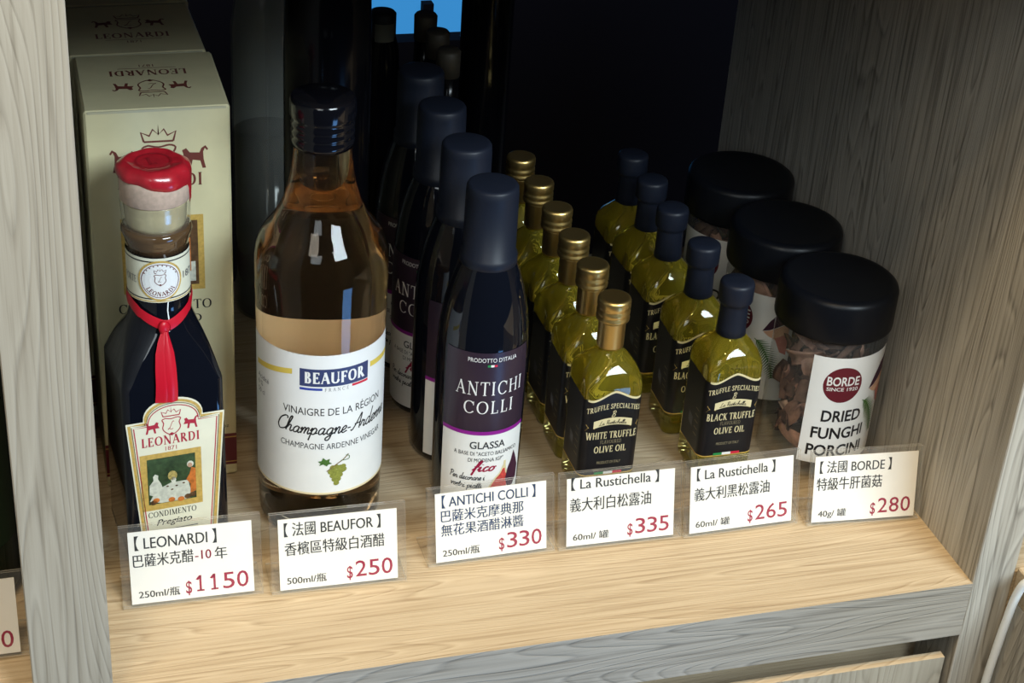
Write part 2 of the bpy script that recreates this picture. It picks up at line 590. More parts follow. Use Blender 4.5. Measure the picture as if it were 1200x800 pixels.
def _roman(ch, T, t):
    Ls, out = [], []

    def ln(x0, y0, x1, y1, wd):
        out.append(ribbon([(x0, y0), (x1, y1)], wd))

    def sf(x, y, l=0.13):
        yy = y + (0.022 if y < 0.5 else -0.022)
        ln(x - l, yy, x + l, yy, 0.044)

    def vt(x, w_=None, a=0, b=1):
        ln(x, a, x, b, T if w_ is None else w_)
        sf(x, a)
        sf(x, b)

    def arc(cx, cy, rx, ry, a0, a1):
        n = 16
        pts, wd = [], []
        for i in range(n + 1):
            a = R(a0 + (a1 - a0) * i / n)
            ww = t + (T - t) * abs(math.cos(a)) ** 1.2
            k = ww / 2
            pts.append((cx + (rx - k) * math.cos(a), cy + (ry - t / 2) * math.sin(a)))
            wd.append(ww)
        out.append(ribbon(pts, lambda f: wd[min(n, int(round(f * n)))]))
    h = t / 2
    if ch == 'A':
        ln(.12, 0, .41, 1, t); ln(.40, 1, .70, 0, T); ln(.24, .35, .58, .35, t); sf(.12, 0, .11); sf(.70, 0); adv = .82
    elif ch == 'B':
        vt(.18); ln(.18, 1 - h, .32, 1 - h, t); ln(.18, .53, .34, .53, t); ln(.18, h, .34, h, t); arc(.30, .765, .24, .235, -90, 90); arc(.32, .265, .29, .265, -90, 90); adv = .68
    elif ch in 'CG':
        arc(.46, .5, .40, .5, 42, 318); ln(.75, .66, .75, .95, t)
        if ch == 'G':
            ln(.74, .05, .74, .40, T); sf(.74, .40)
        else:
            ln(.75, .2, .74, .12, t)
        adv = .84
    elif ch == 'D':
        vt(.18); ln(.18, 1 - h, .36, 1 - h, t); ln(.18, h, .36, h, t); arc(.34, .5, .42, .5, -90, 90); adv = .84
    elif ch in 'EF':
        vt(.18); ln(.18, 1 - h, .56, 1 - h, t); ln(.55, 1, .55, .78, t); ln(.18, .52, .44, .52, t); ln(.43, .62, .43, .42, t); adv = .62
        if ch == 'E':
            ln(.18, h, .58, h, t); ln(.57, 0, .57, .23, t); adv = .66
    elif ch == 'H':
        vt(.18); vt(.70); ln(.18, .52, .70, .52, t); adv = .88
    elif ch == 'I':
        vt(.18); adv = .36
    elif ch == 'K':
        vt(.18); ln(.2, .42, .62, 1, t); ln(.32, .56, .66, 0, T); sf(.62, 1); sf(.68, 0); adv = .80
    elif ch == 'L':
        vt(.18); ln(.18, h, .56, h, t); ln(.55, 0, .55, .25, t); adv = .62
    elif ch == 'M':
        ln(.16, 0, .16, 1, t); ln(.16, 1, .48, 0, T); ln(.48, 0, .82, 1, t); ln(.82, 0, .82, 1, T); sf(.16, 0); sf(.82, 0); sf(.12, 1, .08); sf(.86, 1, .08); adv = 1.0
    elif ch == 'N':
        ln(.16, 0, .16, 1, t); ln(.16, 1, .70, 0, T); ln(.70, 0, .70, 1, t); sf(.16, 0); sf(.12, 1, .09); sf(.70, 1); adv = .86
    elif ch in 'OQ':
        arc(.45, .5, .41, .5, 0, 360); adv = .90
    elif ch in 'PR':
        vt(.18); ln(.18, 1 - h, .32, 1 - h, t); ln(.18, .48, .32, .48, t); arc(.30, .74, .27, .26, -90, 90); adv = .62
        if ch == 'R':
            ln(.34, .48, .66, 0, T); sf(.69, 0, .09); adv = .76
    elif ch == 'S':
        arc(.29, .755, .22, .245, 35, 270); arc(.29, .265, .25, .265, 90, -145); ln(.49, .95, .49, .74, t); ln(.06, .05, .06, .27, t); adv = .60
    elif ch == 'T':
        vt(.36); ln(.04, 1 - h, .68, 1 - h, t); ln(.05, 1, .05, .78, t); ln(.67, 1, .67, .78, t); adv = .72
    elif ch == 'U':
        ln(.18, .32, .18, 1, T); arc(.43, .33, .25 + T / 2, .33, 180, 360); ln(.68, .33, .68, 1, t); sf(.18, 1); sf(.68, 1, .1); adv = .84
    elif ch == 'V':
        ln(.12, 1, .41, 0, T); ln(.41, 0, .68, 1, t); sf(.12, 1); sf(.68, 1, .1); adv = .80
    elif ch == 'W':
        ln(.12, 1, .35, 0, T); ln(.35, 0, .57, 1, t); ln(.57, 1, .80, 0, T); ln(.80, 0, 1.02, 1, t); sf(.12, 1); sf(.57, 1, .1); sf(1.02, 1, .1); adv = 1.12
    elif ch == 'Z':
        ln(.06, 1 - h, .58, 1 - h, t); ln(.55, 1, .08, 0, T); ln(.06, h, .60, h, t); adv = .66
    elif ch == "'":
        ln(.1, 1, .08, .78, T * .8); adv = .22
    else:
        adv = .34
    return out, adv


def roman(body, T=0.15, t=0.06, track=0.03, small=None):
    vs, fs, x = [], [], 0.0
    for i, ch in enumerate(body):
        strokes, adv = _roman(ch, T, t)
        k = small if (small and i > 0 and body[i - 1] != ' ') else 1.0
        for sv, sfc in strokes:
            b = len(vs)
            vs += [(x + p[0] * k, p[1] * k) for p in sv]
            fs += [tuple(b + j for j in f) for f in sfc]
        x += adv * k + track
    return vs, fs, x


BOWL = [(.37, .35), (.24, .43), (.09, .27), (.11, .05), (.23, .01), (.34, .16), (.38, .40)]
TAIL = [(.38, .42), (.36, .10), (.42, .0), (.53, .10)]
HAND = {
    'C': ([[(.60, .80), (.55, .95), (.38, .96), (.16, .72), (.10, .30), (.26, .02), (.46, .02), (.68, .16)]], .62),
    'h': ([[(0, .08), (.16, .50), (.25, .95), (.18, 1.02), (.11, .80), (.08, 0)], [(.09, .14), (.22, .41), (.33, .38), (.33, .10), (.40, 0), (.50, .10)]], .46),
    'a': ([BOWL, TAIL], .48),
    'm': ([[(0, .26), (.07, .42), (.09, .22), (.08, 0)], [(.08, .10), (.19, .41), (.28, .37), (.27, 0)], [(.27, .10), (.38, .41), (.47, .37), (.46, .08), (.52, 0), (.62, .10)]], .58),
    'n': ([[(0, .26), (.07, .42), (.09, .22), (.08, 0)], [(.08, .10), (.20, .41), (.30, .37), (.29, .08), (.35, 0), (.45, .10)]], .41),
    'p': ([[(0, .22), (.09, .43), (.09, .05), (.07, -.42)], [(.09, .20), (.22, .43), (.36, .30), (.30, .05), (.18, .0), (.10, .10)], [(.30, .05), (.46, .10)]], .43),
    'g': ([BOWL, [(.38, .42), (.37, -.10), (.30, -.38), (.14, -.38), (.12, -.24), (.32, -.06), (.53, .10)]], .48),
    'e': ([[(0, .10), (.22, .20), (.31, .33), (.22, .43), (.09, .30), (.09, .08), (.20, 0), (.40, .10)]], .36),
    '-': ([[(.04, .24), (.24, .24)]], .30),
    'A': ([[(.0, .06), (.10, .0), (.26, .30), (.52, .98), (.55, .40), (.58, 0)], [(.18, .36), (.64, .38)]], .64),
    'r': ([[(0, .10), (.08, .34), (.10, .46), (.16, .37), (.28, .36), (.25, .10), (.31, 0), (.40, .10)]], .36),
    'd': ([BOWL, [(.44, 1.0), (.38, .40), (.37, .08), (.43, 0), (.53, .10)]], .48),
    'f': ([[(0, .08), (.20, .50), (.28, .92), (.20, 1.0), (.14, .60), (.10, -.40)], [(.02, .42), (.30, .43)]], .30),
    'i': ([[(0, .10), (.09, .42), (.08, .08), (.14, 0), (.24, .10)], [(.12, .62), (.13, .66)]], .22),
    'c': ([[(.32, .34), (.22, .43), (.09, .26), (.12, .03), (.22, 0), (.38, .10)]], .34),
    'o': ([[(.22, .42), (.08, .26), (.12, .02), (.26, .02), (.35, .22), (.22, .42), (.30, .34), (.44, .36)]], .40),
    'P': ([[(.12, 0), (.20, .95)], [(.02, .80), (.24, .99), (.50, .84), (.42, .56), (.18, .48)]], .50),
    'v': ([[(0, .36), (.08, .42), (.14, .02), (.30, .38), (.40, .40)]], .36),
    's': ([[(0, .10), (.14, .44), (.24, .18), (.16, 0), (.05, .04)], [(.16, 0), (.34, .10)]], .30),
    't': ([[(0, .10), (.14, .80), (.09, .08), (.15, 0), (.26, .10)], [(.0, .50), (.26, .52)]], .24),
    'L': ([[(.40, .90), (.30, .98), (.22, .80), (.18, .30), (.06, .02), (.02, .10), (.16, .10), (.36, .0), (.54, .08)]], .52),
    'R': ([[(.14, 0), (.20, .95)], [(.02, .80), (.24, .99), (.48, .84), (.40, .54), (.18, .48)], [(.26, .48), (.46, .04), (.60, .04)]], .56),
    'u': ([[(0, .14), (.06, .42), (.06, .10), (.16, 0), (.28, .14), (.32, .42), (.31, .08), (.37, 0), (.46, .10)]], .42),
    'l': ([[(0, .10), (.18, .56), (.24, .96), (.17, 1.0), (.10, .50), (.10, .06), (.16, 0), (.26, .10)]], .22),
    'B': ([[(.12, 0), (.22, .95)], [(.02, .80), (.26, 1.0), (.50, .84), (.38, .56), (.22, .52)], [(.30, .53), (.52, .32), (.40, .04), (.16, .0), (.02, .14)]], .56),
    ' ': ([], .26),
}


def hand(body, wd=0.075, slant=0.28):
    vs, fs, x = [], [], 0.0
    for ch in body:
        st, adv = HAND[ch]
        for pts in st:
            c = catmull(pts, 5)
            sv, sfc = ribbon([(x + p[0] + slant * p[1], p[1]) for p in c], wd)
            b = len(vs)
            vs += sv
            fs += [tuple(b + j for j in f) for f in sfc]
        x += adv
    return vs, fs, x + slant * 0.4


def cyl_map(r, a0=0.0):
    """u = arc length from the label's centre, v = height; a0 = facing angle from -y towards +x"""
    def f(u, v, lift):
        a = a0 + u / r
        return ((r + lift) * math.sin(a), -(r + lift) * math.cos(a), v)
    f.curved = True
    return f


def lathe_map(rf, a0, rref):
    def f(u, v, lift):
        a = a0 + u / rref
        r = rf(v) + lift
        return (r * math.sin(a), -r * math.cos(a), v)
    f.curved = True
    return f


def front_map(y):
    return lambda u, v, lift: (u, y - lift, v)


def top_map(z, flip=False):
    """u right, v away from the viewer, on a level top"""
    return (lambda u, v, lift: (-u, -v, z + lift)) if flip else (lambda u, v, lift: (u, v, z + lift))


# ------------------------------------------------------------------ things, copies
GAP = 0.0003          # nothing sinks into the board it stands on


def thing(name, label, cat, loc=(0, 0, 0), rz=0.0, group=None):
    o = bpy.data.objects.new(name, None)
    o.empty_display_size = 0.02
    COL.objects.link(o)
    o.location = (loc[0], loc[1], loc[2] + (GAP if cat not in ('shelf', 'counter') else 0))
    o.rotation_euler.z = rz
    o['label'] = label
    o['category'] = cat
    if group:
        o['group'] = group
    return o


def tag(o, label, cat, group=None, kind=None):
    o['label'] = label
    o['category'] = cat
    if group:
        o['group'] = group
    if kind:
        o['kind'] = kind
    return o


def dup(root, label, loc, rz=None):
    r = root.copy()
    COL.objects.link(r)
    r.location = (loc[0], loc[1], loc[2] + GAP)
    if rz is not None:
        r.rotation_euler.z = rz
    r['label'] = label
    for ch in list(root.children):
        c = ch.copy()
        COL.objects.link(c)
        c.parent = r
        for g in list(ch.children):
            d = g.copy()
            COL.objects.link(d)
            d.parent = c
    return r


def structure(mb, name):
    o = mb.build(name)
    o['kind'] = 'structure'
    return o


# ------------------------------------------------------------------ the place behind and below
XL, XR, DEP, TH = 0.0648, 0.5528, 0.427, 0.0384
b = MB(); b.box(-1.6, 2.6, -1.2, 1.6, -0.95, -0.90, FLOORM); structure(b, 'floor')
# back wall of the dark room beyond the open shelf, with one blue-lit window in it
WX0, WX1, WZ0, WZ1 = 0.470, 0.640, -0.205, 0.10
b = MB()
b.box(-1.6, WX0, 1.40, 1.48, -0.90, 1.5, DARKROOM)
b.box(WX1, 2.6, 1.40, 1.48, -0.90, 1.5, DARKROOM)
b.box(WX0, WX1, 1.40, 1.48, -0.90, WZ0, DARKROOM)
b.box(WX0, WX1, 1.40, 1.48, WZ1, 1.5, DARKROOM)
structure(b, 'wall_back')
b = MB()
b.box(WX0, WX1, 1.43, 1.445, WZ0, WZ1, mat('blue_lit_pane', (0.02, 0.05, 0.1), 0.3, emit=(0.035, 0.26, 0.62), estr=0.9))
win = structure(b, 'window_1')
b = MB()
b.box(WX0 + 0.098, WX0 + 0.112, 1.415, 1.43, WZ0, WZ0 + 0.045, DARKROOM)
b.box(WX0, WX1, 1.415, 1.43, WZ0 + 0.105, WZ0 + 0.112, DARKROOM)
b.build('window_frame', win)

# ------------------------------------------------------------------ the shelving unit
unit = thing('shelving_unit', 'pale oak laminate shelving unit with upright panels holding bottles and jars', 'shelf', (0, 0, 0))
UP = 0.374
b = MB(); b.box(0.0265, XL, 0, DEP, -0.90, 0.47, W_POST, 0.0006); b.build('side_panel', unit)
b = MB(); b.box(XR, 0.5795, 0, DEP, -0.90, 0.47, W_PANEL, 0.0006); b.build('side_panel', unit)
b = MB()
b.box(XL, XR, 0, DEP, -TH, 0, W_SHELF, mats={'-y': W_EDGE})
b.build('shelf_board', unit)
b = MB(); b.box(XL, XR, 0, DEP, UP, UP + TH, W_SHELF); b.build('upper_shelf_board', unit)
b = MB(); b.box(-0.42, 0.0265, 0, DEP, -TH, 0, W_SHELF); b.build('neighbouring_shelf_board', unit)
b = MB(); b.box(-0.42, 0.0265, 0, DEP, UP, UP + TH, W_SHELF); b.build('neighbouring_upper_board', unit)
b = MB(); b.box(XL, XR, 0.040, 0.055, -0.30, -TH, W_SHELF); b.build('recessed_rail', unit)
dr = MB()
dr.box(XL + 0.0035, XR - 0.0065, 0.0, 0.0055, -0.26, -0.0545, W_POST, mats={'+z': W_SHELF})
dro = dr.build('drawer', unit)
dr = MB()
dr.box(XL + 0.012, XR - 0.014, 0.0055, 0.0290, -0.25, -0.085, W_EDGE)
dr.build('drawer_box', dro)
b = MB(); b.box(0.5795, 1.05, 0.0, DEP, -TH, 0.0046, W_SHELF); b.build('neighbouring_shelf_board', unit)
b = MB(); b.box(1.05, 1.09, 0.0, DEP, -0.90, 0.47, W_PANEL); b.build('side_panel', unit)
b = MB(); b.box(0.5795, 1.05, 0.30, 0.31, 0.0046, 0.47, W_PANEL); b.build('neighbouring_back_board', unit)

ct = thing('counter', 'oak counter block standing forward at the right edge of the shelving unit', 'counter', (0.5800, -0.30, -0.90))
b = MB(); b.box(0, 0.6, 0, 0.2995, 0.0, 0.887, W_PANEL); b.build('body', ct)
b = MB(); b.box(0, 0.6, 0, 0.2995, 0.887, 0.9085, W_SHELF, 0.0008); b.build('worktop', ct)

# ------------------------------------------------------------------ cartons
BW, BD, BH = 0.0768, 0.0785, 0.241


def crest(b, mp, u, v, s, m, lion=True, lift=.0001):
    """small heraldic crest: crown, shield with a letter and two beasts; s = shield height"""
    cr = [(-.42, .62), (-.50, .92), (-.26, .80), (-.16, 1.0), (0, .84), (0, 1.14), (0.001, .84), (.16, 1.0), (.26, .80), (.50, .92), (.42, .62)]
    b.line(mp, [(u + x * s, v + y * s) for x, y in cr], .06 * s, m, lift)
    b.line(mp, [(u - .42 * s, v + .62 * s), (u + .42 * s, v + .62 * s)], .06 * s, m, lift)
    sh = [(-.30, .5), (-.48, .42), (-.40, .2), (-.46, -.1), (-.30, -.36), (0, -.52), (.30, -.36), (.46, -.1), (.40, .2), (.48, .42), (.30, .5), (0, .44), (-.30, .5)]
    b.line(mp, [(u + x * s, v + y * s) for x, y in catmull(sh, 3)], .055 * s, m, lift)
    b.glyphs(mp, hand('L', .06, .3), m, u - .04 * s, v - .2 * s, h=.5 * s, align='c', lift=lift)
    b.poly(mp, [(u - .12 * s, v - .46 * s), (u, v - .60 * s), (u + .12 * s, v - .46 * s), (u, v - .38 * s)], m, lift)
    if lion:
        for q in (-1, 1):
            bd = [(.62, -.02), (.70, .16), (.66, .30), (.78, .36), (.88, .22), (1.16, .20), (1.22, .34), (1.34, .42), (1.42, .30), (1.38, .26), (1.32, .34),
                  (1.27, .22), (1.28, -.02), (1.34, -.30), (1.24, -.30), (1.18, -.06), (.96, -.02), (.90, -.30), (.80, -.30), (.84, -.02)]
            b.poly(mp, [(u + q * x * s, v + y * s) for x, y in bd], m, lift)


def carton(name, label, loc, rz, flip_top):
    t = thing(name, label, 'box', loc, rz, 'cream gift cartons on the left')
    b = MB()
    h = BW / 2
    b.box(-h, h, 0, BD, 0, BH, CREAM, 0.0012)
    f = front_map(0.0)
    crest(b, f, 0, 0.2105, 0.0185, BROWNP)
    b.glyphs(f, roman('LEONARDI', .17, .07), BROWNP, 0, 0.1950, h=0.0075, width=0.046, align='c', lift=.0001)
    # framed picture panel
    b.strip(f, -0.0225, 0.0225, 0.1300, 0.1770, GOLDP, .0001, 1)
    b.strip(f, -0.0192, 0.0192, 0.1333, 0.1737, PBROWN, .00015, 1)
    b.strip(f, -0.0175, 0.0175, 0.1355, 0.1480, PWHITE, .0002, 1)
    b.strip(f, -0.0130, -0.0060, 0.1420, 0.1600, PWHITE, .00022, 1)
    b.strip(f, 0.0080, 0.0150, 0.1420, 0.1630, PORANGE, .00022, 1)
    b.glyphs(f, roman('CONDIMENTO', .15, .06), BLACKP, 0, 0.1175, h=0.0060, width=0.0525, align='c', lift=.0001)
    b.glyphs(f, roman('PREGIATO', .15, .06), BLACKP, 0, 0.1090, h=0.0050, width=0.041, align='c', lift=.0001)
    b.glyphs(f, sans('250 ml e 8.45 fl oz'), BLACKP, 0.034, 0.0345, h=0.0024, align='r', lift=.0001)
    for mp2 in (f, lambda u, v, l: (h + l, BD / 2 + u, v)):
        b.strip(mp2, -h, h, 0.0075, 0.0298, MAROON, .0001, 1)
        b.strip(mp2, -h, h, 0.0093, 0.0100, GOLDP, .0002, 1)
        b.strip(mp2, -h, h, 0.0270, 0.0277, GOLDP, .0002, 1)
    tp = (lambda u, v, l: (-u, BD - v, BH + l)) if flip_top else (lambda u, v, l: (u, v, BH + l))
    crest(b, tp, 0, 0.047, 0.0150, BROWNP)
    b.glyphs(tp, roman('LEONARDI', .17, .07), BROWNP, 0, 0.0245, h=0.0075, width=0.043, align='c', lift=.0001)
    b.strip(tp, -0.016, 0.016, 0.0215, 0.0220, BROWNP, .0001, 1)
    b.glyphs(tp, sans('1871'), BROWNP, 0, 0.0165, h=0.0034, align='c', lift=.0001)
    # lid flap folded in along the front edge
    b.build('carton_body', t)
    b = MB()
    b.box(-h + 0.002, h - 0.002, -0.0004, 0.0002, BH - 0.0016, BH - 0.0004, CREAMDK)
    b.build('lid_flap', t)
    return t


carton('gift_carton', 'tall cream carton with crest, the frontmost of three, behind the red-waxed bottle', (0.1150, 0.1872, 0), 0.0, True)
carton('gift_carton', 'cream carton standing second from the front at the left upright', (0.1125, 0.2670, 0), 0.02, False)
carton('gift_carton', 'cream carton at the back of the carton row, only its front top edge showing', (0.1120, 0.3475, 0), 0.02, True)

# ------------------------------------------------------------------ square-shouldered balsamic bottle
lb = thing('balsamic_bottle', 'dark square balsamic bottle with red wax top, red ribbon and cream picture label', 'bottle', (0.108, 0.141, 0), 0.113)
b = MB()
b.loft([(0, .0270, .004), (.003, .0286, .0045), (.060, .0279, .0045), (.1125, .0272, .0045), (.1140, .0269, .0050), (.1152, .0265, .0058), (.1215, .0250, .0085), (.1285, .0230, .0115), (.1345, .0209, .0145),
        (.1395, .0189, .0170), (.1435, .0175, .0175), (.148, .0163, .0163), (.153, .0158, .0158), (.185, .0160, .0160)], DARKGLASS, per=10)
b.build('bottle_body', lb)
b = MB()
b.lathe([(.1845, .0160), (.1900, .0168), (.1930, .0178), (.1948, .0184), (.1965, .0181), (.1975, .0170)], LIPGLASS, 48)
b.build('glass_lip', lb)
b = MB()
b.lathe([(.1970, .0150), (.2000, .0158), (.2050, .0162), (.2110, .0166), (.2125, .0168)], CORKPALE, 48)
b.lathe([(.1972, .0170), (.1985, .0176), (.2115, .0182), (.2125, .0180)], CLEARGLASS, 48, caps=(False, False))
b.build('cork', lb)
b = MB()
b.lathe([(.2125, .0174), (.2130, .0179), (.2230, .0180), (.2270, .0178), (.2280, .0168)], CORKWOOD, 48)
b.build('stopper', lb)
rnd = random.Random(4)
b = MB()


def wax_edge(z, k):
    return 0.0


NW = 64
vs, fs = [], []
edge = []
for k in range(NW):
    a = 2 * math.pi * k / NW
    d = 0.2238 + 0.0007 * math.sin(2 * a + 1.0) + 0.0005 * math.sin(5 * a + 0.4) + .0020 * math.cos(a - math.pi)
    da = abs((a - (2 * math.pi - 0.38) + math.pi) % (2 * math.pi) - math.pi)
    d -= 0.0120 * math.exp(-(da / 0.10) ** 4)
    edge.append(d)
prof = [(0, .0181), (.15, .0190), (.5, .0190), (.8, .0180), (.97, .0158), (1.02, .0138), (.97, .0126), (.95, .006)]
for t_, r in prof:
    for k in range(NW):
        a = 2 * math.pi * k / NW
        z = edge[k] + (0.2325 - edge[k]) * min(t_, 1.0) + max(0, t_ - 1) * 0.03
        rr = r + 0.0005 * math.sin(4 * a + t_ * 3) + .0003 * math.sin(9 * a)
        vs.append((rr * math.cos(a), rr * math.sin(a), z))
for i in range(len(prof) - 1):
    for k in range(NW):
        fs.append((i * NW + k, i * NW + (k + 1) % NW, (i + 1) * NW + (k + 1) % NW, (i + 1) * NW + k))
fs.append(tuple((len(prof) - 1) * NW + k for k in range(NW)))
b.add(vs, fs, WAX, True)
tm = lambda u, v, l: (u, v, 0.2322 + l)
b.ringp(tm, 0, 0, .0095, .0095, .0012, mat('dark_red_wax_relief', (0.30, 0.008, 0.016), 0.35), .0002)
b.glyphs(tm, roman('L', .2, .1), mat('dark_red_wax_relief'), -0.001, -0.004, h=.008, align='c', lift=.0002)
b.build('wax_seal', lb)
# paper band on the neck with a round medal
b = MB()
nm = cyl_map(.0166, -0.113)
tilt = lambda u: 0.0
b.strip(nm, -.0515, .0515, .1585, .1845, LABELC, 0.0, 72)
b.strip(nm, -.0515, .0515, .1603, .1610, BLACKP, .00012, 72)
b.strip(nm, -.0515, .0515, .1822, .1829, BLACKP, .00012, 72)
b.strip(nm, -.0515, .0515, .1590, .1596, GOLDP, .00012, 72)
nmu = -0.0006
b.disc(nm, nmu, .1715, .0118, .0118, GOLDP, .0003, 36)
b.disc(nm, nmu, .1715, .0107, .0107, WHITEP, .0004, 36)
b.ringp(nm, nmu, .1715, .0100, .0100, .0004, BROWNP, .0005)
crest(b, nm, nmu, .1722, .0062, BROWNP, lion=False, lift=.0005)


def around(cx, cy, rr, a_mid, sgn=-1):
    def f(x, y):
        a = a_mid + sgn * (x - cx) / rr
        return cx + (rr + sgn * -1 * (y - cy)) * math.cos(a), cy + (rr + sgn * -1 * (y - cy)) * math.sin(a)
    return f


def arc_text_below(cx, cy, rr):
    def f(x, y):
        a = -math.pi / 2 + (x - cx) / rr
        q = rr - (y - cy)
        return cx + q * math.cos(a), cy + q * math.sin(a)
    return f


b.glyphs(nm, roman('LEONARDI', .18, .09), BROWNP, nmu, .1715, h=.0026, width=.0185, align='c', lift=.0005, warp=arc_text_below(nmu, .1715, .0090))
b.glyphs(nm, roman('FORTE', .12, .06), GREYP, nmu - .0130, .1690, h=.0040, width=.0095, align='r', lift=.0003)
b.glyphs(nm, sans('1871'), GREYP, nmu + .0132, .1700, h=.0040, lift=.0003)
for k in range(10):
    a = R(20 + 14 * k + 6)
    b.disc(nm, nmu + .0091 * math.cos(a), .1715 + .0091 * math.sin(a), .0004, .0004, BROWNP, .0005, 6)
b.build('neck_label', lb)
# ribbon tied at the foot of the neck, tails hanging over the shoulder
b = MB()
rv, rf_ = [], []
n = 60
for i in range(n + 1):
    a = 2 * math.pi * i / n
    dip = 0.0115 * max(0.0, 1 - (min(a, 2 * math.pi - a) ** 2 + .02) ** .5 / 1.35)
    zc = 0.1555 - dip
    for j, dz in enumerate((-.0036, .0, .0036)):
        z = zc + dz * (1.0 if dip < .004 else .8)
        r = .0170 + max(0, (.150 - z)) * .20 + (.0004 if j == 1 else 0)
        rv.append((r * math.sin(a), -r * math.cos(a), z))
for i in range(n):
    for j in range(2):
        rf_.append((i * 3 + j, (i + 1) * 3 + j, (i + 1) * 3 + j + 1, i * 3 + j + 1))
b.add(rv, rf_, RIBBON, True)
rv, rf_ = [], []
NX, NY = 18, 10
for i in range(NX + 1):                              # knot: small folded pillow
    a = math.pi * i / NX - math.pi / 2
    for j in range(NY):
        c = 2 * math.pi * j / NY
        rr = .0028 * math.cos(a) * (1 + .14 * math.cos(3 * c))
        rv.append((-.0022 + rr * math.cos(c) * 1.15, -.0188 + rr * math.sin(c) * .75, .1445 + .0042 * math.sin(a)))
for i in range(NX):
    for j in range(NY):
        rf_.append((i * NY + j, i * NY + (j + 1) % NY, (i + 1) * NY + (j + 1) % NY, (i + 1) * NY + j))
b.add(rv, rf_, RIBBON, True)
path = [(.1430, -.0190), (.1380, -.0212), (.1320, -.0236), (.1240, -.0262), (.1160, -.0283), (.1100, -.0288), (.1050, -.0284)]
for q, (x0, x1, w0) in enumerate(((-.0026, -.0064, .0082), (-.0016, -.0024, .0080))):
    vs, fs = [], []
    for i, (z, y) in enumerate(path):
        f_ = i / (len(path) - 1)
        cx = x0 + (x1 - x0) * f_ ** .6
        wd = .0022 + (w0 - .0022) * min(1, f_ * 2.6)
        for j in range(5):
            u = j / 4 - .5
            vs.append((cx + u * wd, y - .0004 - .0009 * math.cos(u * 3.0) - q * .0005 - .0004 * math.sin(6 * u + q), z))
    for i in range(len(path) - 1):
        for j in range(4):
            fs.append((i * 5 + j, i * 5 + j + 1, (i + 1) * 5 + j + 1, (i + 1) * 5 + j))
    b.add(vs, fs, RIBBON, True)
b.build('ribbon', lb)
# picture label on the front face
b = MB()
fm = lambda u, v, lift: (u, -(.02866 - .0123 * v) - lift, v)
LB0, LB1 = 0.0225, 0.0935


def lab_shape(inset):
    tw, bw = .0268 - inset, .0213 - inset
    top = LB1 - inset * .8
    pts = [(-bw - inset * 0.1, LB0 - .004), (bw + inset * .1, LB0 - .004), (tw, top)]
    r = .0162 - inset * .6
    cxa = -.0012
    h0 = top
    pts += [(cxa + r * math.cos(R(a)), h0 + (.0128 - inset * .35) * math.sin(R(a)) ** .8) for a in range(0, 181, 10)]
    pts += [(-tw, top)]
    return pts


b.poly(fm, lab_shape(0), LABELC, .0003)


def outline(inset, wd, m, lift):
    p = lab_shape(inset)
    b.line(fm, p[1:] + [p[0]], wd, m, lift)


outline(.0017, .0016, GOLDP, .0004)
outline(.0030, .0005, mat('thin_olive_print', (0.16, 0.13, 0.05), .5), .0004)
outline(.0042, .0006, REDP, .0004)
crest(b, fm, -.0022, .0885, .0105, REDP, lift=.0004)
b.glyphs(fm, roman('LEONARDI', .18, .08), REDP, -.0030, .0772, h=.0058, width=.0320, align='c', lift=.0004)
b.glyphs(fm, sans('1871'), REDP, -.0030, .0733, h=.0026, width=.0062, align='c', lift=.0004)
b.strip(fm, -.0203, .0133, .0352, .0722, GOLDP, .0004, 8, 4)
b.strip(fm, -.0166, .0099, .0392, .0690, PGREEN, .0005, 8, 4)
b.poly(fm, [(-.0160, .0415), (-.0100, .0395), (.0060, .0395), (.0070, .0440), (.0055, .0520), (-.0040, .0520), (-.0085, .0500), (-.0125, .0480)], PWHITE, .0006)
b.poly(fm, [(-.0160, .0460), (-.0125, .0440), (-.0085, .0490), (-.0095, .0525), (-.0110, .0555), (-.0108, .0580), (-.0125, .0590), (-.0137, .0575), (-.0135, .0550), (-.0158, .0520)], PWHITE, .0007)
b.poly(fm, [(.0045, .0525), (.0065, .0560), (.0075, .0600), (.0098, .0590), (.0098, .0440), (.0065, .0430), (.0068, .0490)], PORANGE, .0007)
b.disc(fm, .0070, .0622, .0019, .0021, PWHITE, .0007, 12)
b.disc(fm, .0068, .0616, .0013, .0016, mat('picture_skin', (0.5, 0.3, 0.2), .5), .0008, 12)
b.disc(fm, -.0030, .0565, .0026, .0032, mat('picture_straw', (0.40, 0.31, 0.10), .5, noise=.4, nscale=900), .0007, 12)
b.disc(fm, -.0025, .0535, .0014, .0022, PWHITE, .0007, 10)
for du, dv, m_ in ((-.0140, .0405, PBROWN), (-.0040, .0408, PORANGE), (.0050, .0412, PBROWN), (-.0125, .0418, PORANGE), (.0078, .0420, PBROWN), (.0012, .0402, PORANGE)):
    b.disc(fm, du, dv, .0019, .0016, m_, .0008, 10)
for du, dv in ((-.006, .0500), (-.001, .0495), (.003, .0505), (-.0035, .0475)):
    b.disc(fm, du, dv, .0008, .0005, PBROWN, .0008, 8)
b.glyphs(fm, roman('CONDIMENTO', .14, .06), BLACKP, -.0038, .0303, h=.0037, width=.0272, align='c', lift=.0004)
b.glyphs(fm, sans('Pregiato', .35, .012), BLACKP, -.0030, .0245, h=.0038, width=.0200, align='c', lift=.0004)
b.strip(fm, -.0165, .0100, .0206, .0212, GREYP, .0004, 1)
b.build('front_label', lb)

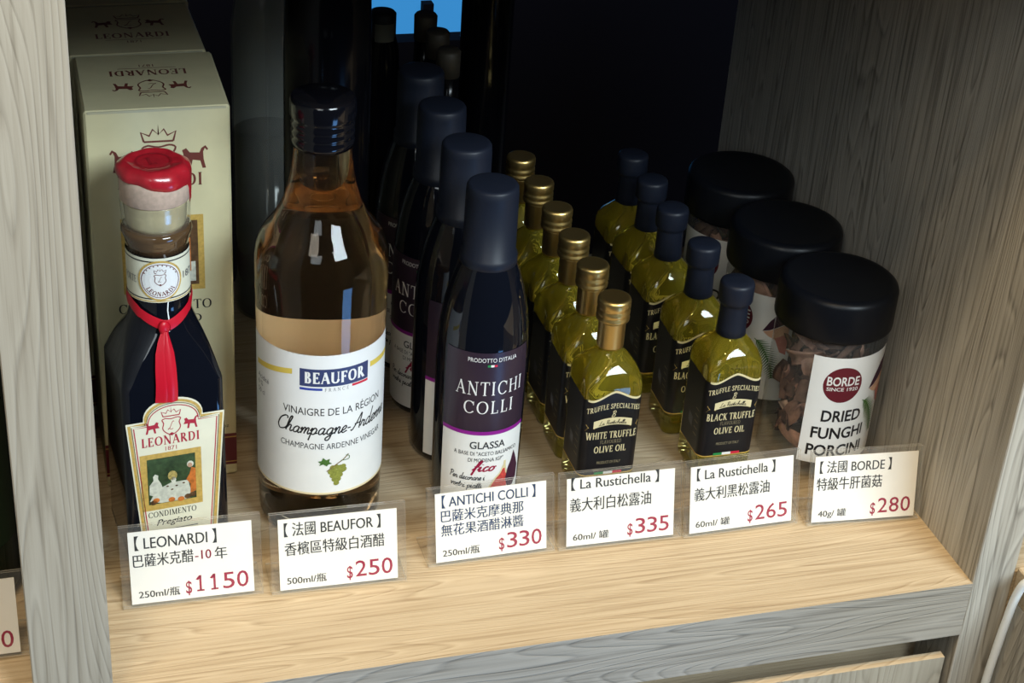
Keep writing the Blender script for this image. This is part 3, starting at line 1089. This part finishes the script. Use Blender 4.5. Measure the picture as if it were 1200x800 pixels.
# ------------------------------------------------------------------ champagne vinegar bottle
vb = thing('vinegar_bottle', 'large clear bottle of amber vinegar with white label and black screw cap', 'bottle', (0.1962, 0.1462, 0))
b = MB()
b.lathe([(.0055, .004), (.0035, .020), (.0008, .029), (0, .0315), (.0015, .0340), (.006, .0352), (.023, .0356), (.110, .0357), (.140, .0363), (.160, .0366), (.170, .0365),
         (.1765, .0354), (.1815, .0335), (.1860, .0306), (.1905, .0270), (.1960, .0236), (.2030, .0205), (.2110, .0183), (.2190, .0168), (.2270, .0157),
         (.2350, .0152), (.2400, .0150)], AMBER, 72)
b.build('bottle_body', vb)
b = MB()


def knurl(z, k):
    return (.00030 if k % 2 else -.00010) if .2515 < z < .2595 else 0.0


b.lathe([(.2345, .0160), (.2365, .0166), (.2385, .0168), (.2395, .0160), (.2410, .0167), (.2430, .0168), (.2440, .0161), (.2455, .0167), (.2475, .0168), (.2485, .0161),
         (.2505, .0170), (.2520, .0172), (.2590, .0172), (.2612, .0168), (.2620, .0155), (.2622, .004)], BLACKCAP, 96, flute=knurl)
b.build('screw_cap', vb)
b = MB()
RB = .0360
A0 = R(2.0)
vm = cyl_map(RB, A0)
dg = R(1) * RB
b.strip(vm, -96 * dg, 96 * dg, .0335, .1255, WHITEP, 0, 80)
b.strip(vm, -96 * dg, 96 * dg, .0335, .0348, mat('pale_gold_edge_print', (0.80, 0.68, 0.42), .5), .0001, 80)
for s0, s1, z0, z1 in ((-86, -38, .1060, .1120), (36, 70, .1115, .1100)):
    b.strip(vm, s0 * dg, s1 * dg, (lambda u: z0 + (z1 - z0) * (u - s0 * dg) / ((s1 - s0) * dg)),
            (lambda u: z0 + .0034 + (z1 - z0) * (u - s0 * dg) / ((s1 - s0) * dg)), YELLOWP, .0001, 20)
b.strip(vm, -31 * dg, 33 * dg, .1057, .1168, NAVYP, .0001, 24)
b.glyphs(vm, roman('BEAUFOR', .22, .10, .03), WHITEP, 1 * dg, .1077, h=.0072, width=56 * dg, align='c', lift=.0002)
b.strip(vm, -31 * dg, -11 * dg, .1032, .1047, BLUEP, .0001, 8)
b.strip(vm, 16 * dg, 33 * dg, .1038, .1053, REDFLAG, .0001, 8)
b.glyphs(vm, roman('F R A N C E', .10, .06), GREYP, 2 * dg, .1026, h=.0022, width=22 * dg, align='c', lift=.0001)
b.glyphs(vm, sans('VINAIGRE DE LA RÉGION'), BLACKP, 2 * dg, .0868, h=.0047, width=98 * dg, align='c', lift=.0001)
b.glyphs(vm, hand('Champagne-Ardenne', .085, .30), BLACKP, 4 * dg, .0745, h=.0098, width=118 * dg, align='c', lift=.0001)
b.glyphs(vm, sans('CHAMPAGNE ARDENNE VINEGAR'), INK, 2 * dg, .0645, h=.0038, width=103 * dg, align='c', lift=.0001)
# bunch of grapes with a leaf
gx = 0 * dg
for i, (x, y) in enumerate(((-1, 3.2), (1, 3.4), (3, 3), (-2, 1), (0, 1.2), (2, 1), (4, 1.2), (-1, -1), (1, -1), (3, -1), (0, -3), (2, -3), (1, -5), (4.6, 3.2), (5, 1.6))):
    b.disc(vm, gx + x * .0011 + .0004, .0475 + y * .0013, .0017, .0017, GRAPEP, .0001 + .00001 * i, 10)
lf = [(0, 0), (-.5, .35), (-1.0, .1), (-.85, .5), (-1.2, .8), (-.7, .9), (-.5, 1.4), (-.1, 1.0), (.4, 1.2), (.3, .7), (.7, .4), (.2, .3)]
b.poly(vm, [(gx - .0040 + x * .0042, .0530 + y * .0042) for x, y in lf], LEAFP, .0003)
b.line(vm, [(gx + x, y) for x, y in catmull([(-.004, .0495), (.001, .0535), (.0055, .0565), (.0085, .0595)])], .0006, STEMP, .0003)
b.line(vm, [(gx + x, y) for x, y in catmull([(.004, .0560), (.0085, .0560), (.0090, .0580), (.0070, .0590)])], .0004, LEAFP, .0003)
for i, (t_, z) in enumerate((('Acidité', .0985), ('6 %', .0940), ('50 cl', .0890))):
    b.glyphs(vm, sans(t_), GREYP, -84 * dg, z, h=.0030, lift=.0001)
b.build('front_label', vb)
b = MB()
bm_ = cyl_map(RB, A0 + math.pi)
b.strip(bm_, -58 * dg, 58 * dg, .045, .1200, WHITEP, 0, 48)
b.strip(bm_, -50 * dg, 50 * dg, .060, .062, GREYP, .0002, 20)
b.build('back_label', vb)

# ------------------------------------------------------------------ balsamic glaze bottles
gb = thing('glaze_bottle', 'black-capped glaze bottle with purple and white fig label, front of its row', 'bottle', (0.2895, 0.141, 0), 0, 'dark glaze bottles')
gprof = [(0, .0225), (.0015, .0248), (.006, .0258), (.030, .0262), (.060, .0264), (.095, .0266), (.110, .0263), (.122, .0254), (.134, .0236), (.145, .0212), (.154, .0184), (.160, .0160), (.164, .0142), (.170, .0135)]


def grad(z):
    for (z0, r0), (z1, r1) in zip(gprof, gprof[1:]):
        if z0 <= z <= z1:
            return r0 + (r1 - r0) * (z - z0) / (z1 - z0)
    return gprof[-1][1]


b = MB(); b.lathe(gprof, DARKGLASS, 64); b.build('bottle_body', gb)
b = MB()
b.lathe([(.1600, .0158), (.1606, .0163), (.1660, .0160), (.1668, .0149), (.2020, .0147), (.2060, .0144), (.2073, .0136), (.2077, .012)], NAVYCAP, 56)
b.build('cap', gb)
b = MB()
GR = .0266
GA = R(-6)
gm = lathe_map(lambda z: grad(z) + .0003, GA, GR)
dg = R(1) * GR
b.strip(gm, -59 * dg, 59 * dg, .0605, .1145, DARKLBL, 0, 48, 8)
b.strip(gm, -59 * dg, 59 * dg, .0060, .0605, WHITEP, 0, 48, 6)
b.strip(gm, -59 * dg, 59 * dg, .0597, .0622, MAGENTA, .00015, 48)
b.glyphs(gm, roman('ANTICHI', .12, .05, .10), WHITEP, 4 * dg, .0870, h=.0090, width=91 * dg, align='c', lift=.0002)
b.glyphs(gm, roman('COLLI', .12, .05, .10), WHITEP, 3 * dg, .0745, h=.0086, width=67 * dg, align='c', lift=.0002)
b.glyphs(gm, sans("PRODOTTO D'ITALIA"), WHITEP, 4 * dg, .1088, h=.0026, width=63 * dg, align='c', lift=.0002)
for i, m_ in enumerate((GREENFLAG, WHITEP, REDFLAG)):
    b.strip(gm, (-3 + 4 * i) * dg, (1 + 4 * i) * dg, .1058, .1072, m_, .0002, 2)
b.glyphs(gm, sans('GLASSA', 0, .012), INK, 4 * dg, .0503, h=.0048, width=46 * dg, align='c', lift=.0002)
b.glyphs(gm, sans('A BASE DI "ACETO BALSAMICO'), INK, 4 * dg, .0455, h=.0026, width=86 * dg, align='c', lift=.0002)
b.glyphs(gm, sans('DI MODENA IGP"'), INK, 3 * dg, .0410, h=.0026, width=46 * dg, align='c', lift=.0002)
b.glyphs(gm, hand('fico', .12, .3), CRIMSON, 1 * dg, .0345, h=.0074, width=31 * dg, align='c', lift=.0002)
b.glyphs(gm, hand('Per decorare i', .10, .2), INK, -44 * dg, .0282, h=.0046, width=47 * dg, lift=.0002)
b.glyphs(gm, hand('vostri piatti', .10, .2), INK, -42 * dg, .0226, h=.0046, width=42 * dg, lift=.0002)
b.poly(gm, [(3 * dg, .0165), (9 * dg, .0225), (16 * dg, .0280), (23 * dg, .0315), (29 * dg, .0365), (33 * dg, .0300), (35 * dg, .0240), (35 * dg, .0165)], FIGRED, .0002)
b.line(gm, [(x * dg, y) for x, y in catmull([(3, .0165), (9, .0225), (16, .0280), (23, .0315), (29, .0365), (33, .0300)], 4)], .0010, CREAMP, .00025)
b.poly(gm, [(27 * dg, .0340), (28 * dg, .0395), (31 * dg, .0395), (31 * dg, .0340)], CREAMP, .00025)
b.poly(gm, [(32 * dg, .0260), (35 * dg, .0330), (40 * dg, .0375), (44 * dg, .0440), (49 * dg, .0385), (55 * dg, .0310), (54 * dg, .0230), (47 * dg, .0185), (37 * dg, .0190)], FIGDARK, .0003)
b.build('front_label', gb)
dup(gb, 'dark balsamic glaze bottle standing directly behind the fig-labelled one, second of its row', (0.2890, 0.1955, 0), R(9))
dup(gb, 'dark balsamic glaze bottle third from the front, white label edge beside the vinegar bottle', (0.2880, 0.2500, 0), R(-30))
dup(gb, 'dark balsamic glaze bottle at the far end of its row, only the cap showing', (0.2880, 0.3050, 0), R(-20))

# ------------------------------------------------------------------ small square olive-oil bottles
H = .018


def oil_bottle(name, label, cat, loc, group, kind):
    t = thing(name, label, cat, loc, 0, group)
    b = MB()
    b.loft([(.0025, .010, .006), (.0006, .0155, .005), (0, .0165, .005), (.0015, .0178, .0052), (.004, .0180, .0052), (.0770, .0180, .0055), (.0815, .0175, .0075), (.0860, .0158, .0105),
            (.0900, .0128, .0115), (.0932, .0098, .0098), (.0950, .0080, .0080), (.0965, .0074, .0074), (.1150, .0072, .0072)], OIL, per=9)
    b.build('bottle_body', t)
    if kind == 'white':
        b = MB()
        b.lathe([(.0972, .0078), (.0985, .0081), (.1140, .0081), (.1150, .0085)], GOLDCAP, 40)
        b.build('collar', t)
        b = MB()
        b.lathe([(.1150, .0088), (.1156, .0098), (.1175, .0100), (.1183, .0095), (.1192, .0095), (.1200, .0099), (.1216, .0099), (.1224, .0095), (.1234, .0095), (.1242, .0099),
                 (.1282, .0099), (.1294, .0094), (.1300, .0082), (.1298, .0070), (.1298, .002)], GOLDCAP, 48)
        b.build('cap', t)
    else:
        b = MB()
        b.lathe([(.0945, .0086), (.0950, .0092), (.1000, .0088), (.1140, .0084), (.1152, .0085), (.1168, .0100), (.1180, .0105), (.1280, .0105), (.1296, .0100), (.1304, .0088), (.1306, .003)], NAVYCAP, 48)
        b.build('cap', t)
    b = MB()
    # black wrap: front and both sides, wavy gold-edged top on the front
    o_ = .00025
    c = .0056

    def wrap(u, v, lift):
        """front face centre u = 0, wraps round the corners to the sides"""
        e = H + o_ + lift
        fl = H - c
        q = math.pi / 2 * c
        s = 1 if u >= 0 else -1
        a = abs(u)
        if a <= fl:
            return (u, -e, v)
        if a <= fl + q:
            th = (a - fl) / c
            rr = c + o_ + lift
            return (s * (fl + rr * math.sin(th)), -(fl + rr * math.cos(th)), v)
        return (s * e, -fl + (a - fl - q), v)
    full = (H - c) + math.pi / 2 * c + 2 * (H - c)
    fe = (H - c) + .004

    def top(u):
        a = abs(u)
        if a >= fe:
            return .0705
        x = a / fe
        return .0705 + .0052 * (0.5 + 0.5 * math.cos(math.pi * min(1, x * 1.05))) - .0008 * math.sin(math.pi * x) * 1.2
    b.strip(wrap, -full, full, .0170, top, BLACKLBL, 0, 90)
    b.strip(wrap, -fe, fe, lambda u: top(u) - .0009, lambda u: top(u) + .0006, CREAMP, .0001, 40)
    b.strip(wrap, -full, full, .0165, .0174, GOLDP, .0001, 80)
    arch = lambda x, y: (x, y - 26 * x * x * .42)
    b.glyphs(wrap, roman('TRUFFLE SPECIALTIES', .16, .09, .04), CREAMP, 0, .0640, h=.0036, width=.0335, align='c', lift=.00015, warp=arch)
    b.glyphs(wrap, hand('B', .09, .2), CREAMP, 0, .0582, h=.0042, align='c', lift=.00015)
    ban = lambda u: .0505 + .0022 * math.cos(u / .0105 * math.pi / 2 * .8) + .11 * u * 0
    b.strip(wrap, -.0120, .0120, ban, lambda u: ban(u) + .0050, CREAMP, .00015, 16)
    for s in (-1, 1):
        b.poly(wrap, [(s * .0110, .0505), (s * .0110, .0548), (s * .0165, .0535), (s * .0150, .0515), (s * .0168, .0490)], GOLDP, .00012)
    b.glyphs(wrap, hand('La Rustichella', .09, .25), BLACKP, 0, .0535, h=.0029, width=.0175, align='c', lift=.0003, warp=lambda x, y: (x, y - .0022 * (1 - math.cos(x / .0105 * math.pi / 2 * .8))))
    b.glyphs(wrap, roman(kind.upper() + ' TRUFFLE', .17, .09, .04), CREAMP, 0, .0430, h=.0050, width=.0318, align='c', lift=.00015)
    b.glyphs(wrap, roman('FLAVOURED', .10, .07, .04), mat('dim_gold_print', (0.30, 0.25, 0.15), .5), 0, .0393, h=.0026, width=.0135, align='c', lift=.00015)
    b.glyphs(wrap, roman('OLIVE OIL', .17, .09, .04), CREAMP, 0, .0330, h=.0047, width=.0205, align='c', lift=.00015)
    b.glyphs(wrap, sans('PRODUCT OF ITALY'), mat('dim_gold_print'), 0, .0248, h=.0019, width=.0150, align='c', lift=.00015)
    for i, m_ in enumerate((GREENFLAG, WHITEP, REDFLAG)):
        b.strip(wrap, (-.0085 + .0058 * i), (-.0027 + .0058 * i), .0172, .0190, m_, .0002, 4)
    su = -(H - c) - math.pi / 2 * c - .0125
    b.poly(wrap, [(su - .003, .0320), (su + .003, .0300), (su + .003, .0370), (su - .003, .0390)], GREYP, .0001)
    for k in range(5):
        b.strip(wrap, su + .006, su + .011, .028 + .0045 * k, .0285 + .0045 * k, mat('dim_gold_print'), .0001, 1)
    b.build('label', t)
    return t


PLACE = ['at the front of its row', 'second from the front', 'third from the front', 'fourth from the front', 'fifth from the front', 'at the dark back end of its row']
wo = oil_bottle('olive_oil_bottle', 'small gold-capped bottle of white truffle olive oil ' + PLACE[0], 'bottle', (.3675, .1405, 0), 'gold-capped truffle oil bottles', 'white')
for i, y in enumerate((.1815, .2200, .2580, .2970, .3360)):
    dup(wo, 'small gold-capped bottle of white truffle olive oil ' + PLACE[i + 1], (.3675 + (.0003, .0008, .0015, .001, .0)[i], y, 0), R((-1, 1, .5, -1, 1)[i]))
bo = oil_bottle('olive_oil_bottle', 'small black-capped bottle of black truffle olive oil ' + PLACE[0], 'bottle', (.4472, .1465, 0), 'black-capped truffle oil bottles', 'black')
for i, (x, y) in enumerate(((.4450, .1955), (.4432, .2460), (.4445, .2880), (.4450, .3280))):
    dup(bo, 'small black-capped bottle of black truffle olive oil ' + PLACE[(1, 2, 3, 5)[i]], (x, y, 0), R((-2, 1, 2, -1)[i]))

# ------------------------------------------------------------------ jars of dried mushrooms
JR = .0345


def jar(label, loc, rz, seed, content_label):
    t = thing('mushroom_jar', label, 'jar', loc, rz, 'black-lidded mushroom jars')
    b = MB()
    b.lathe([(.0030, .004), (.0024, .028), (.0004, .030), (.0, .0318), (.0015, .0336), (.006, .0345), (.090, .0345), (.0955, .0338), (.0990, .0322), (.1040, .0318)], CLEARGLASS, 64, caps=(False, False))
    b.build('jar_body', t)
    b = MB()
    b.lathe([(.0995, .0330), (.0988, .0352), (.0995, .0362), (.1010, .0364), (.1225, .0362), (.1248, .0354), (.1262, .0336), (.1265, .0310), (.1262, .0296), (.1262, .004)], MATTEBLACK, 72)
    b.build('lid', t)
    b = MB()
    A = R(-10)
    jm = cyl_map(JR + .0003, A)
    dg = R(1) * (JR + .0003)
    b.strip(jm, -31 * dg, 68 * dg, .0130, .0893, WHITEP, 0, 48)
    o0 = 3 * dg
    b.disc(jm, o0, .0703, 20.5 * dg, .0125, MAROON, .0001, 36)
    b.glyphs(jm, sans('BORDE', 0, .02), WHITEP, o0, .0700, h=.0060, width=34 * dg, align='c', lift=.0002)
    b.glyphs(jm, sans('SINCE 1920', 0, .015), WHITEP, o0, .0662, h=.0024, width=33 * dg, align='c', lift=.0002)
    b.glyphs(jm, sans('DRIED', 0, .022), BLACKP, 8 * dg, .0440, h=.0078, width=43 * dg, align='c', lift=.0002)
    b.glyphs(jm, sans('FUNGHI', 0, .022), BLACKP, 8 * dg, .0315, h=.0078, width=58 * dg, align='c', lift=.0002)
    b.glyphs(jm, sans('PORCINI', 0, .022), BLACKP, 8 * dg, .0188, h=.0078, width=62 * dg, align='c', lift=.0002)
    # mushroom cap and fern sprig on the right of the label
    b.poly(jm, [(36 * dg, .0640), (43 * dg, .0720), (52 * dg, .0790), (64 * dg, .0830), (64 * dg, .0725), (54 * dg, .0690), (44 * dg, .0655)], FIGDARK, .0002)
    b.poly(jm, [(37 * dg, .0638), (45 * dg, .0655), (55 * dg, .0690), (64 * dg, .0715), (64 * dg, .0580), (52 * dg, .0585), (43 * dg, .0610)], PEACH, .0003)
    b.poly(jm, [(50 * dg, .0600), (64 * dg, .0640), (64 * dg, .0480), (57 * dg, .0500)], mat('rosy_print', (.55, .2, .16), .5), .00035)
    stem = catmull([(29 * dg, .0575), (37 * dg, .0535), (44 * dg, .0465), (50 * dg, .0380), (53 * dg, .0300)], 5)
    b.line(jm, stem, .0006, LEAFP, .0004)
    for i in range(2, len(stem) - 1):
        f_ = i / len(stem)
        L_ = (.0075 * math.sin(math.pi * min(1, .15 + f_ * .85)) + .001)
        x, y = stem[i]
        dx, dy = stem[i + 1][0] - stem[i - 1][0], stem[i + 1][1] - stem[i - 1][1]
        l = math.hypot(dx, dy)
        dx, dy = dx / l, dy / l
        for s in (-1, 1):
            ex, ey = x + (dx * .6 - s * dy * .8) * L_, y + (dy * .6 + s * dx * .8) * L_
            b.poly(jm, [(x - dx * .0004, y - dy * .0004), (ex, ey), (x + dx * .0009, y + dy * .0009)], LEAFP, .0004)
    b.build('label', t)
    # the dried slices heaped inside: nobody could count them
    rn = random.Random(seed)
    b = MB()
    for i in range(95):
        ang = rn.uniform(0, 2 * math.pi)
        sz = rn.uniform(.0075, .0130)
        rad = rn.uniform(.35, 1.0) ** .5 * (.0315 - sz * .75)
        z = rn.uniform(.010, .092)
        nx, ny = rn.randint(5, 7), 4
        bend, tw = rn.uniform(-1.3, 1.3), rn.uniform(-.8, .8)
        rotm = (Matrix.Rotation(ang + math.pi / 2 + rn.uniform(-.5, .5), 3, 'Z') @ Matrix.Rotation(rn.uniform(-1.2, 1.2), 3, 'Y') @ Matrix.Rotation(rn.uniform(-.5, .5), 3, 'X'))
        vs, fs = [], []
        ctr = Vector((rad * math.cos(ang), rad * math.sin(ang), z))
        ph = rn.uniform(0, 6)
        for side in (0, 1):
            for ix in range(nx + 1):
                for iy in range(ny + 1):
                    u, v = ix / nx - .5, iy / ny - .5
                    wl = (.55 + .45 * math.sin(3.1 * (u + .5) + ph)) * (1 - .3 * abs(u))
                    p = Vector((u * 1.8 * sz, bend * (u * u) * sz * 1.1 + .12 * sz * math.sin(5 * v + ph) + (side - .5) * .0016 * (1 - (2 * v) ** 4 * .8) * (1 - (2 * u) ** 4 * .8),
                                v * 1.5 * sz * (.5 + .5 * wl) + tw * u * sz * .4))
                    q = ctr + rotm @ p
                    rr = math.hypot(q.x, q.y)
                    if rr > .0328:
                        q.x *= .0328 / rr
                        q.y *= .0328 / rr
                    q.z = min(max(q.z, .0045), .0975)
                    vs.append(q)
        n1 = (nx + 1) * (ny + 1)
        for ix in range(nx):
            for iy in range(ny):
                a = ix * (ny + 1) + iy
                fs.append((a, a + ny + 1, a + ny + 2, a + 1))
                fs.append((n1 + a, n1 + a + 1, n1 + a + ny + 2, n1 + a + ny + 1))
        for ix in range(nx):
            for iy in (0, ny):
                a = ix * (ny + 1) + iy
                fs.append((a, a + ny + 1, n1 + a + ny + 1, n1 + a))
        for iy in range(ny):
            for ix in (0, nx):
                a = ix * (ny + 1) + iy
                fs.append((a, a + 1, n1 + a + 1, n1 + a))
        b.add(vs, fs, MUSH[rn.choice((0, 0, 1, 2, 2, 3, 3))], True)
    o = b.build('dried_mushrooms', None, (loc[0], loc[1], loc[2] + GAP), rz)
    tag(o, content_label, 'mushrooms', kind='stuff')
    return t


jar('clear jar of dried porcini with black lid and white label, frontmost by the right panel', (.5150, .1470, 0), 0.0, 11, 'brown dried porcini slices packed in the frontmost black-lidded jar')
jar('black-lidded mushroom jar in the middle of the three, label half hidden by the front jar', (.5130, .2210, 0), R(-62), 12, 'dried porcini slices in the middle one of three black-lidded jars')
jar('black-lidded mushroom jar at the back of the jar row, mostly in the dark', (.5130, .2980, 0), R(-50), 13, 'dried porcini slices in the rearmost black-lidded jar')

# ------------------------------------------------------------------ price tags
TW, THH, LEAN = .0755, .0472, R(14)
CW, CH = .0660, .0420


def price_tag(label, loc, rz, lines, unit_, price, w_=TW, shift=0.0):
    t = thing('price_tag', label, 'price tag', loc, rz, 'acrylic price tags along the shelf front')
    cs, sn = math.cos(LEAN), math.sin(LEAN)

    def tl(p):
        x, y, z = p                   # plate space: y = depth behind the plate's face, z = along the plate
        return (x, y * cs + z * sn, .0009 - y * sn + z * cs + .0006)
    h = w_ / 2
    b = MB()
    em = {'-x': ACRYLEDGE, '+x': ACRYLEDGE, '+z': ACRYLEDGE, '-z': ACRYLEDGE}
    b.box(-h, h, 0, .0010, 0, THH, ACRYLIC, xf=tl, mats=em)
    b.box(-h, h, .0022, .0034, 0, THH, ACRYLIC, xf=tl, mats=em)
    b.box(-h, h, .0012, .0290, 0, .0016, ACRYLIC, mats={'-x': ACRYLEDGE, '+x': ACRYLEDGE, '+y': ACRYLEDGE})
    b.build('acrylic_holder', t)
    b = MB()
    x0, z0 = -CW / 2 + shift, .0014
    b.box(x0, x0 + CW, .0014, .0018, z0, z0 + CH, WHITEP, xf=tl)
    mp = lambda u, v, l: tl((x0 + u * CW, .00137 - l, z0 + v * CH))
    asp = CH / CW
    for (txt, u0, u1, v, hh, m) in lines:
        vs, fs, wn = sans(txt)
        for du in (-.0016, .0016):     # two passes give the heavier stroke
            b.glyphs(mp, (vs, fs, wn), m, u0 + du, v, h=hh, width=u1 - u0, lift=.00006)
    for du in (-.0014, .0014):
        b.glyphs(mp, sans(unit_), INK, .06 + du, .08, h=.090, width=.33 if len(unit_) > 6 else .27, lift=.00006)
    p0 = .565 if len(price) == 3 else .44
    b.glyphs(mp, sans('$', 0, .012), CRIMSON, p0, .075, h=.17, width=.050, lift=.00006)
    x_, d_w = p0 + .065, (.965 - p0 - .065) / len(price)
    for dgt in price:
        if dgt == '1':                 # a one with a flag and a foot
            for st in ([(.30, .0), (.30, .225)], [(.31, .218), (.06, .165)], [(.04, .012), (.56, .012)]):
                k_ = .15 if st[0][0] == .30 else .10
                vs, fs = ribbon([(x_ + d_w * (.18 + q[0]), .085 + q[1]) for q in st], d_w * .16 if st[0][0] == .30 else .024)
                b.add([mp(q[0], q[1], .00006) for q in vs], fs, CRIMSON)
        else:
            b.glyphs(mp, sans(dgt, 0, .004), CRIMSON, x_ + d_w * .5, .085, h=.225, width=d_w * .84, align='c', lift=.00006)
        x_ += d_w
    b.build('paper_card', t)
    return t


price_tag('price card reading 1150, leftmost on the shelf, before the red-waxed bottle', (.1134, .0700, 0), R(-.8),
          [('【 LEONARDI 】', .05, .71, .76, .150, INK), ('巴薩米克醋', .03, .515, .525, .135, INK), ('-10', .53, .66, .535, .125, CRIMSON), ('年', .69, .79, .525, .130, INK)], '250ml/瓶', '1150')
price_tag('price card reading 250, before the amber vinegar bottle', (.1932, .0660, 0), R(-1.1),
          [('【 法國 BEAUFOR 】', .05, .86, .77, .145, INK), ('香檳區特級白酒醋', .05, .89, .50, .140, INK)], '500ml/瓶', '250')
price_tag('price card reading 330 with two Chinese lines, before the fig-labelled glaze bottle', (.2835, .0745, 0), R(1.2),
          [('【 ANTICHI COLLI 】', .06, .90, .80, .140, INKBLUE), ('巴薩米克摩典那', .05, .79, .595, .130, INKBLUE), ('無花果酒醋淋醬', .05, .79, .39, .130, INKBLUE)], '250ml/瓶', '330')
price_tag('price card reading 335, before the front gold-capped oil bottle', (.3612, .0735, 0), R(-.8),
          [('【 La Rustichella 】', .04, .85, .84, .140, INK), ('義大利白松露油', .03, .78, .525, .150, INK)], '60ml/ 罐', '335')
price_tag('price card reading 265, before the front black-capped oil bottle', (.4370, .0722, 0), R(.8),
          [('【 La Rustichella 】', .06, .82, .80, .140, INK), ('義大利黑松露油', .04, .77, .50, .145, INK)], '60ml/ 罐', '265', .0735)
price_tag('price card reading 280, rightmost, before the mushroom jar', (.5140, .0655, 0), R(-4.5),
          [('【 法國 BORDE 】', .05, .74, .76, .140, INK), ('特級牛肝菌菇', .03, .66, .50, .145, INK)], '40g/ 罐', '280', .0712)
price_tag('price card at the left picture edge, on the neighbouring shelf past the upright', (-.0117, .0440, 0), R(0),
          [('【義大利】', .05, .60, .76, .140, INK), ('初榨橄欖油', .05, .70, .50, .140, INK)], '500ml/瓶', '310')

# ------------------------------------------------------------------ neighbouring bay, back of the shelf
nb = thing('green_bottle', 'dark green glass bottle cut by the left picture edge, on the neighbouring shelf', 'bottle', (-.0105, .1120, 0))
b = MB(); b.lathe([(0, .028), (.002, .0335), (.008, .0355), (.150, .0358), (.170, .034), (.190, .024), (.205, .0165), (.215, .0140), (.270, .0135)], GREENGLASS, 48); b.build('bottle_body', nb)
b = MB(); b.lathe([(.255, .0145), (.256, .0150), (.279, .0150), (.280, .0140)], MATTEBLACK, 40); b.build('cap', nb)
b = MB()
nm2 = cyl_map(.0361, 0)
b.strip(nm2, -.045, .045, .040, .125, mat('dark_green_label', (.012, .030, .012), .4), 0, 40)
b.line(nm2, [(x, y) for x, y in catmull([(.004, .040), (.014, .044), (.022, .052), (.027, .064), (.030, .080)])], .0012, CREAMP, .0002)
b.disc(nm2, .018, .043, .004, .003, CREAMP, .0002, 16)
b.build('label', nb)


def plain_bottle(name, label, loc, prof, gm, cap, cm, lab=None, group=None):
    t = thing(name, label, 'bottle', loc, 0, group)
    b = MB(); b.lathe(prof, gm, 40); b.build('bottle_body', t)
    b = MB(); b.lathe(cap, cm, 36); b.build('cap', t)
    if lab:
        z0, z1, r, a, m_ = lab
        b = MB(); b.strip(cyl_map(r + .0003, 0), -a * r, a * r, z0, z1, m_, 0, 30); b.build('label', t)
    return t


plain_bottle('black_bottle', 'tall thick black bottle standing in the dark behind the amber vinegar bottle', (.2150, .2330, 0),
             [(0, .022), (.002, .0245), (.25, .0250), (.285, .0240), (.305, .017), (.320, .0135), (.345, .013)], BLACKGLASS, [(.325, .0138), (.365, .0138), (.367, .012)], MATTEBLACK)
cb = thing('clear_bottle', 'grey clear glass bottle half full of dark liquid, behind the cartons and the vinegar bottle', 'bottle', (.2040, .3850, 0))
b = MB(); b.lathe([(.0, .020), (.002, .0225), (.010, .0235), (.210, .0235), (.235, .020), (.250, .0125), (.290, .0120)], thin_clear('grey_bottle_glass', (.85, .87, .85), .22, (.50, .52, .48)), 48, caps=(True, False)); b.build('bottle_body', cb)
b = MB(); b.lathe([(.003, .021), (.010, .0228), (.136, .0228), (.1362, .004)], mat('dark_brown_liquid', (.006, .005, .004), .1), 40); b.build('liquid', cb)
b = MB(); b.lathe([(.283, .0128), (.310, .0128), (.312, .011)], MATTEBLACK, 32); b.build('cap', cb)
slim = [(0, .0135), (.002, .0155), (.120, .0158), (.145, .012), (.160, .0078), (.186, .0070)]
capz = [(.180, .0078), (.196, .0080), (.1975, .0068)]
BRASSDK = mat('dull_brass_cap', (.055, .047, .035), .5, metal=.3)
slim = [(z * 1.035, r) for z, r in slim]
capz = [(z * 1.035, r) for z, r in capz]
for i, (x, y, lbl) in enumerate(((.3160, .3450, 'slim dark bottle with dull brass cap, nearest of three at the unlit back'),
                                 (.3170, .3785, 'slim dark bottle with dull brass cap, middle of three at the unlit back'),
                                 (.3165, .4110, 'slim dark bottle with dull brass cap, farthest of the three at the unlit back'))):
    plain_bottle('slim_bottle', lbl, (x, y, 0), slim, BLACKGLASS, capz, BRASSDK, None, 'slim bottles at the back')
plain_bottle('dark_bottle', 'dark bottle with a faint grey label seen against the blue window', (.2840, .4000, 0),
             [(0, .010), (.002, .0120), (.165, .0125), (.185, .0115), (.195, .009), (.205, .0085)], BLACKGLASS, [(.190, .0092), (.2100, .0092), (.2115, .0078)], MATTEBLACK, (.188, .205, .0093, .8, mat('dim_grey_label', (.07, .07, .055), .5)))
plain_bottle('dark_bottle', 'dark broad-shouldered bottle right of the blue window, at the unlit back', (.3580, .4040, 0),
             [(0, .015), (.002, .0178), (.240, .0180), (.260, .0170), (.272, .012), (.282, .009), (.295, .0085)], BLACKGLASS, [(.278, .0100), (.305, .0100), (.3065, .0085)], MATTEBLACK)

# ------------------------------------------------------------------ white cable hanging at the right
cp = catmull([(.660, -.060, .0130), (.610, -.040, .0133), (.590, -.028, .0140), (.5800, -.0200, .0132), (.5752, -.0160, .0090), (.5740, -.0130, -.004), (.5735, -.0115, -.020), (.5725, -.0105, -.045), (.5715, -.0100, -.080), (.571, -.010, -.20), (.571, -.012, -.60), (.571, -.03, -.895)], 8)
b = MB(); b.tube(cp, .0026, CABLEW, 12)
tag(b.build('cable'), 'white cable hanging down at the right front edge of the shelving', 'cable')
